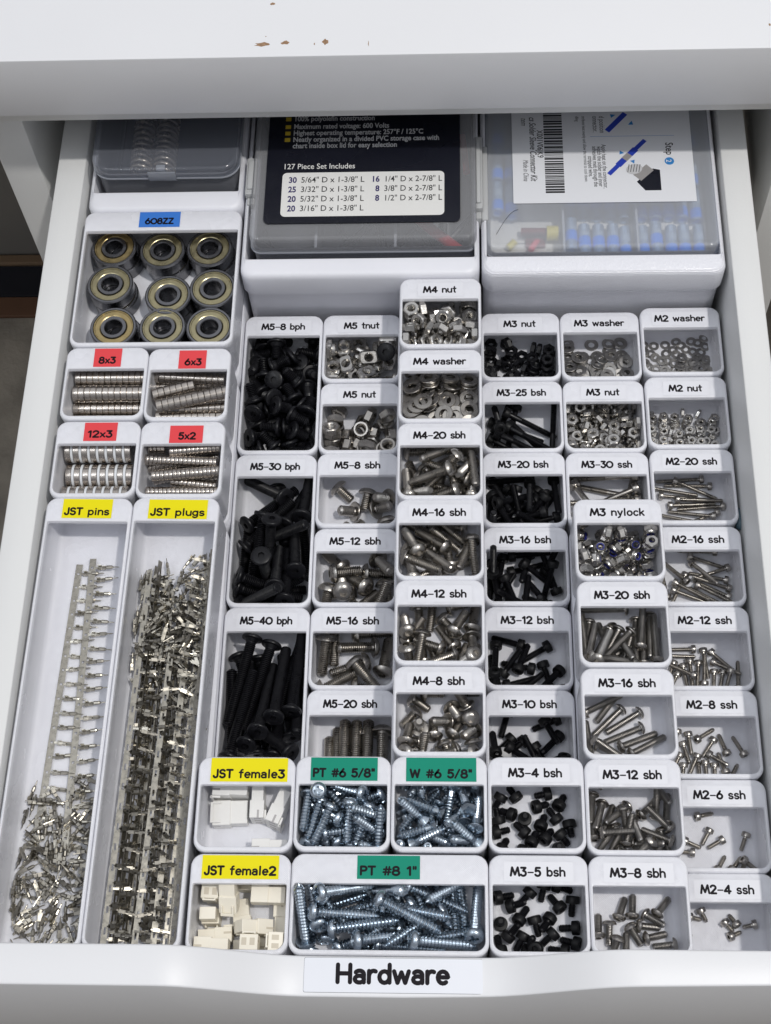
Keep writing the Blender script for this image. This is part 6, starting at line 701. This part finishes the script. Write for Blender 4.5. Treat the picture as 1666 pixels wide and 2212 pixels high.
for i, (p, q) in enumerate(unpack(POSES['f2'])):
    if i == 0: hp = housing_proto(6.6, 12.6, 5.6, 'housing_cream'); o = hp
    else: o = copy_tree(hp)
    pose(o, p, q); tag(o, 'cream connector housing in the female2 bin, '+where('f2', p, q), 'connector', 'cream two way connector housings')
# ---------------------------------------------------------------- clear cases in the big bins
def put(parent, g, name, m, **k):
    o = g.build(name, m, None, **k); o.parent = parent; o.matrix_parent_inverse = Matrix.Translation(-parent.location); return o
def case(name, x0, x1, y0, y1, zb, zl, zt, r, label, ml='clear_lid'):
    root = empty(name, ((x0+x1)/2, y0, zb)); tag(root, label, 'storage box'); px, py, pz = (x0+x1)/2, y0, zb
    def L(i, z, k=1.0): return rr(x0-px+i, x1-px-i, y0-py+i, y1-py-i, (max(.4, r-i*k),)*4, z-pz, 8)
    g = G().rings([L(1.5, zb+.1), L(1.3, zb), L(.9, zl+.5), L(.9, zl+1.2), L(2.0, zl+1.2), L(2.2, zb+1.2)], cap0=True, cap1=True); g.build('tray', 'clear_base', root, smooth=True, sharp=40)
    lid = G().rings([L(.9, zl+.02), L(0, zl), L(0, zt-1.6), L(.25, zt-.7), L(.9, zt-.15), L(1.8, zt)], cap0=False, cap1=False); n = len(L(0, 0))
    lid.rings([L(1.81, zt), L(3.2, zt-.25), L(3.4, zt-.3)], cap0=False, cap1=True)
    lo = lid.build('lid', ml, root, smooth=True, sharp=50)
    put(root, G().rings([rr(x0-.25, x1+.25, y0-.25, y1+.25, (r,)*4, zl-.3, 8), rr(x0-.25, x1+.25, y0-.25, y1+.25, (r,)*4, zl+.5, 8), rr(x0+1, x1-1, y0+1, y1-1, (r-1,)*4, zl+.5, 8), rr(x0+1, x1-1, y0+1, y1-1, (r-1,)*4, zl-.3, 8), rr(x0-.25, x1+.25, y0-.25, y1+.25, (r,)*4, zl-.3, 8)], False, False), 'lid_highlight_ring', 'clear_edge', smooth=True, sharp=30)  # milkier ring added to stand in for highlight lines along the lid edge
    return root, lo
# left: coils
left, ll = case('clear_case', 2.0, 70.0, 53.2, 190, -34, 5.5, 11.5, 9, 'clear smoky case with a snap latch, in the rear left bin, coils inside', 'smoky_lid')
put(left, G().box(4.5, 67.5, 56.5, 186, -33, -31.5), 'inner_floor', 'case_smoke')
put(left, G().bbox(28.2, 41.2, 52.4, 53.5, 4.5, 10.2, .4).bbox(32.4, 36.8, 53.2, 56.0, 9.6, 12.0, .4), 'latch', 'latch_clear', smooth=True, sharp=40)
for i, (x, z, ymin, lab) in enumerate([(22.5, -1.2, 62, 'left'), (33.2, -1.2, 60, 'right'), (48, -22, 60, 'lower right'), (59, -22, 60, 'rightmost'), (24, -24, 57, 'lower left'), (35.5, -24, 57, 'lower middle')]):
    g = G(); tu = 24 if i < 2 else 3
    pts = [(x+4.7*math.cos(a*math.pi/6), ymin+a*.27, z+4.7*math.sin(a*math.pi/6)) for a in range(12*tu)]
    o = g.tube(pts, 1.05, 7).build('coil', 'coil', smooth=True); tag(o, 'amber coiled wire inside the rear left case, '+lab+' one', 'coil', 'coils in the rear left case')
# centre: black card on the lid
mid, ml_ = case('clear_case', 76.6, 178.2, 15.6, 200, -44, -1.5, 8.2, 5, 'clear divided case under a black printed card, in the rear centre bin')
card = put(mid, G().rings([rr(82.9, 170.9, 24.2, 170, (2.6,)*4, 8.3, 6), rr(82.9, 170.9, 24.2, 170, (2.6,)*4, 8.9, 6)]), 'black_card', 'card_black')
card['label'] = 'glossy black card with the contents of the set'
cc = G().rings([rr(90.4, 163.8, 27.8, 52.5, (2.2,)*4, 8.93, 5), rr(90.4, 163.8, 27.8, 52.5, (2.2,)*4, 8.98, 5)]).build('white_panel', 'card_white'); cc.parent = card
card_off = Vector((0, 0, 0))
def T(parent, *a, **k):
    o = typeset(*a[:5], parent, a[5], **k); return o
def wr(s, x, y, size, m, **k): return typeset(s, x, y, 9.06, size, card, m, **k)
for y, s in ((82.6, '100% polyolefin construction'), (78.0, 'Maximum rated voltage: 600 Volts'), (74.2, 'Highest operating temperature: 257°F / 125°C'), (70.4, 'Neatly organized in a divided PVC storage case with'), (66.7, 'chart inside box lid for easy selection')):
    wr(s, 94.2, y, 4.1, 'print_grey', sx=.775, bold=.1)
    if not s.startswith('chart'): G().box(90.4, 92.9, y+.1, y+2.3, 9.0, 9.05).build('bullet', 'print_gold', card)
wr('127 Piece Set Includes', 90.4, 54.6, 4.3, 'card_white', sx=.85, bold=.02)
for i, (a, b) in enumerate((('30', '5/64" D x 1-3/8" L'), ('25', '3/32" D x 1-3/8" L'), ('20', '5/32" D x 1-3/8" L'), ('20', '3/16" D x 1-3/8" L'))):
    y = 46.8-i*5.35; wr(a, 93.3, y, 4.5, 'print_navy', sx=.82, bold=.13); wr(b, 98.9, y, 4.5, 'print_black', sx=.86, bold=.02)
for i, (a, b) in enumerate((('16', '1/4" D x 2-7/8" L'), ('8', '3/8" D x 2-7/8" L'), ('8', '1/2" D x 2-7/8" L'))):
    y = 46.8-i*5.35; wr(a, 134.6, y, 4.5, 'print_navy', sx=.82, bold=.13, align='RIGHT'); wr(b, 136.6, y, 4.5, 'print_black', sx=.84, bold=.02)
for x0, x1, y0, y1 in ((73.0, 77.8, 43.5, 64.5), (177.2, 181.2, 34, 75)):
    put(mid, G().bbox(x0, x1, y0, y1, 1.2, 5.5, .7).bbox(x0+.8, x1-.6, y0-3.5, y0+3, -6, 2.5, .5).bbox(x0+1, x1-1, y0+2.5, y1-2.5, 5.3, 6.6, .5), 'clip', 'clip', smooth=True, sharp=40)
for x in (105, 141): put(mid, G().box(x, x+1.2, 18, 195, -42, -3), 'divider', 'clear_edge')
put(mid, G().box(79, 176, 95.5, 96.7, -42, -2), 'divider', 'clear_edge'); put(mid, G().box(79.5, 175.5, 18.5, 196, -30.5, -29.5), 'inner_floor', 'case_grey')
random.seed(3)
def shrink(p0, p1, r, m, lab): tag(G().tube([p0, [(a+b)/2+random.uniform(-1, 1) for a, b in zip(p0, p1)], p1], r, 10).build('shrink_tube', m, smooth=True, sharp=60), lab, 'heat shrink tube', 'heat shrink tubes in the rear centre case')
shrink((146, 48, -12), (171.5, 20.5, -9), 2.6, 'red_tube', 'thick red heat shrink tube at the right front of the black card case')
shrink((172, 88, -9), (174, 66, -9), 1.6, 'red_tube', 'red heat shrink tube at the right edge of the black card case')
for i in range(13): 
    x = 82+random.random()*90; shrink((x, 24+random.random()*10, -26+random.random()*8), (x+random.uniform(-22, 22), 24+random.random()*30, -24+random.random()*10), random.uniform(.9, 2), 'black_tube', 'black heat shrink tube lying in the black card case')
# right: solder sleeve case
rt, rl = case('clear_case', 182.4, 286.6, 15.0, 200, -44, -6, 1.2, 5, 'clear case of blue solder sleeves under a paper card, rear right bin', 'milky_lid')
put(rt, G().box(185, 284, 18, 196, -43, -18.5), 'inner_floor', 'housing')
for x in (217.2, 250.4): put(rt, G().box(x, x+1.0, 18, 195, -18.4, -6), 'divider', 'frosted')
put(rt, G().bbox(180.6, 183.6, 30, 72, -3, 2.2, .6), 'clip', 'clip', smooth=True, sharp=40)
pc = put(rt, G().rings([rr(195.0, 277.2, 39.4, 150, (.3,)*4, 1.35, 2), rr(195.0, 277.2, 39.4, 150, (.3,)*4, 1.5, 2)]), 'instruction_card', 'paper')
def wp(s, x, y, size, m, **k):                    # text turned clockwise: reads towards the viewer
    return typeset(s, x, y, 1.56, size, pc, m, rot=-math.pi/2, **k)
wp('cs Solder Sleeve Connector Kit', 203.2, 89.5, 4.3, 'print_black', sx=.68, shear=.32, bold=.05)
wp('tem', 199.4, 89.0, 4.0, 'print_black', sx=.7, shear=.35); wp('Made in China', 199.9, 64.3, 3.4, 'print_black', sx=.62, shear=.35)
wp('X001V06JK9', 206.6, 81.6, 3.9, 'print_black', sx=.8, bold=.05)
g = G(); y = 91.5; random.seed(8)
while y > 45.4:
    b = random.choice((.35, .35, .7, 1.05)); g.box(209.7+.0, 218.3, y-b, y, 1.52, 1.56); y -= b+random.choice((.35, .35, .5, .7))
o = g.build('barcode', 'print_black', pc)
wp('stribute heat evenly and allow the terminal to cool down', 227.6, 89.5, 2.3, 'print_black', sx=.72); wp('dling', 224.6, 89.5, 2.3, 'print_black', sx=.72)
wp('d position', 235.6, 89.5, 3.6, 'print_black', sx=.7); wp('onnector.', 232.5, 89.5, 3.6, 'print_black', sx=.68)
for i, s in enumerate(('Apply heat on the connector,', 'watch the solder and inner', 'adhesives melt through the', 'stripped wire.')):
    wp(s, 236.0-i*2.15, 59.9, 2.95, 'print_black', sx=.72, bold=.02, align='CENTER')
wp('Step', 265.2, 73.2, 5.0, 'print_black', sx=.82, bold=.06)
g = G().lathe([(2.15, 1.53), (2.15, 1.57)], 24, M=Matrix.Translation((266.4, 62.4, 0))); g.build('badge', 'print_sky', pc)
typeset('2', 265.0, 63.3, 1.62, 3.4, pc, 'paper', rot=-math.pi/2, bold=.03)
G().box(231.0, 269.5, 77.2, 77.45, 1.53, 1.56).build('rule', 'print_line', pc)
def poly(pts, m, name, z=1.58):
    g = G().rings([[(x, y, z-.04) for x, y in pts], [(x, y, z) for x, y in pts]]); return g.build(name, m, pc)
def bar(a, b, w): 
    d = Vector((b[0]-a[0], b[1]-a[1])).normalized(); n_ = Vector((-d.y, d.x))*w/2
    return [(a[0]-n_.x, a[1]-n_.y), (b[0]-n_.x, b[1]-n_.y), (b[0]+n_.x, b[1]+n_.y), (a[0]+n_.x, a[1]+n_.y)]
poly(bar((238.6, 55.2), (256.0, 74.8), 2.1), 'print_blue', 'wire_drawing'); poly(bar((243, 60.2), (251.5, 69.7), 3.0), 'print_blue', 'wire_drawing', 1.63); poly(bar((246.0, 63.6), (248.6, 66.5), 3.1), 'print_steel', 'wire_drawing', 1.68)
poly(bar((238.9, 80.4), (247.8, 90.8), 2.6), 'print_blue', 'wire_drawing')
for (a, b, c_) in (((244.2, 68.9), (246.2, 67.4), (244.0, 66.6)), ((250.4, 61.2), (248.6, 62.8), (250.7, 63.4)), ((248.8, 84.0), (250.6, 86.4), (251.2, 84.0)), ((241.2, 88.2), (243.2, 90.0), (240.8, 90.4))): poly([a, b, c_], 'print_sky', 'arrow_drawing')
poly([(251.0, 50.8), (258.6, 58.2), (261.8, 57.4), (261.8, 45.8), (254.6, 45.8)], 'card_black', 'heat_gun_drawing')
poly([(249.6, 54.8), (255.8, 60.6), (259.0, 57.2), (253.0, 51.2)], 'print_steel', 'heat_gun_drawing', 1.62)
poly([(248.6+3.9*math.cos(t*.393)*.96+1.6, 58.0+2.9*math.sin(t*.393)+.5*math.cos(t*.393)) for t in range(16)], 'print_grey', 'heat_gun_drawing', 1.66)
for k in range(5): poly(bar((247.2+k*1.25, 56.4+abs(k-2)*-.1), (248.0+k*1.25, 60.6), .28), 'print_black', 'heat_gun_drawing', 1.70)
def sleeve_proto(blue, x=0):
    root = empty('solder_sleeve')
    G().lathe([(2.75, 0), (2.75, 17.0), (2.2, 17.0), (2.2, 0), (2.75, 0)], 18, False, False, Matrix.Rotation(R(-90), 4, 'X')).build('tube', 'sleeve_clear', root, smooth=True, sharp=40)
    G().lathe([(2.83, blue), (2.9, blue+.4), (2.9, blue+4.8), (2.83, blue+5.2)], 18, M=Matrix.Rotation(R(-90), 4, 'X')).build('blue_band', 'sleeve_blue', root, smooth=True, sharp=40)
    G().lathe([(2.2, 9.5), (2.55, 10.2), (2.55, 12.6), (2.2, 13.2)], 18, M=Matrix.Rotation(R(-90), 4, 'X')).build('solder_ring', 'sleeve_grey', root, smooth=True, sharp=40)
    return root
sv = {b: sleeve_proto(b) for b in (1.2, 5.0)}; used = set(); random.seed(6)
SL = [(221.7, 25.0, 5), (228.0, 21.5, 5), (234.3, 21.5, 5), (240.6, 21.5, 5), (246.6, 20, 1.2), (254.6, 20.5, 1.2), (260.8, 22.5, 5), (267.0, 20.5, 1.2), (273.3, 20.5, 1.2), (279.6, 20.3, 1.2),
      (188.4, 44.5, 1.2), (194.8, 42.5, 1.2), (188.4, 62.5, 1.2), (194.6, 63, 1.2), (279.8, 40.5, 1.2), (279.8, 60, 1.2), (279.8, 79, 5), (188.6, 83, 1.2)]
SL += [(221.7+6.2*i, 43+random.uniform(-1, 1), 5) for i in range(5)] + [(254.6+6.2*i, 42+random.uniform(-1, 1), 1.2) for i in range(4)]
for i, (x, y, b) in enumerate(SL):
    b = 5.0 if b == 5 else 1.2
    if b not in used: o = sv[b]; used.add(b)
    else: o = copy_tree(sv[b])
    pose(o, (x, y, -15.2+(3 if x < 196 else 0)), Euler((random.uniform(-.03, .03), 0, random.uniform(-.03, .03))).to_quaternion())
    tag(o, 'blue banded clear solder sleeve inside the rear right case', 'solder sleeve', 'solder sleeves in the rear right case')
def small(g, name, m, lab, cat): return tag(g.build(name, m, smooth=True, sharp=40), lab, cat)
small(G().tube([(199, 36, -15), (212, 35, -14)], 1.9, 10), 'shrink_tube', 'maroon', 'dull red tube in the left cell of the sleeve case', 'tube')
small(G().tube([(203, 26, -15.5), (206.5, 31.5, -15)], 1.5, 10), 'lamp_bead', 'pink', 'pink bead with a pin in the left cell of the sleeve case', 'bead')
small(G().tube([(193, 27.5, -15.5), (196, 30.5, -15)], 1.7, 10), 'lamp_bead', 'yellow_cap', 'yellow bead with a pin in the left cell of the sleeve case', 'bead')
small(G().tube([(210.5, 34, -13.5), (215.8, 34, -13.5)], 3.4, 12), 'cap', 'yellow_cap', 'dull yellow cap at the right of the left cell of the sleeve case', 'cap')
small(G().bbox(201, 210, 29, 34, -18.4, -16.6, .4), 'dark_sleeve', 'maroon', 'dark maroon block under the dull red tube in the sleeve case', 'block')
for y0_ in (30.5, 32.8): small(G().tube([(199, y0_, -12.5), (209, y0_+.2, -12.3)], .35, 6), 'metal_pin', 'steel', ('lower' if y0_ < 31 else 'upper')+' thin metal pin beside the pink bead in the sleeve case', 'pin')
small(G().tube([(187+10*t_/9, 22+14*math.sin(t_/9*1.5), 1.9-.04*t_) for t_ in range(10)], .09, 5), 'hair', 'ink', 'thin dark hair curling over the corner of the rear right case', 'hair')
# odd bits
tag(G().lathe([(.1, 1.6), (2.0, 1.5), (3.2, .8), (3.5, 0), (3.2, -.6), (.1, -.8)], 24, M=Matrix.Translation((187.5, -204.2, -44.0))@Matrix.Rotation(.5, 4, 'X')).build('plastic_disc', 'disc_grey', smooth=True), 'pale grey round plastic disc at the front left of the M3-10 bsh bin', 'disc')
tag(G().lathe([(.1, 6), (1.5, 5.2), (2.3, 2.6), (2.4, 0), (1.7, -3.5), (.1, -4.6)], 20, M=Matrix.Translation((289.2, -102.5, -32.0))@Matrix.Rotation(R(90), 4, 'X')).build('plastic_wedge', 'stone_blue', smooth=True), 'blue grey oval bit jammed between the M2-20 ssh bin and the drawer side', 'plastic bit')
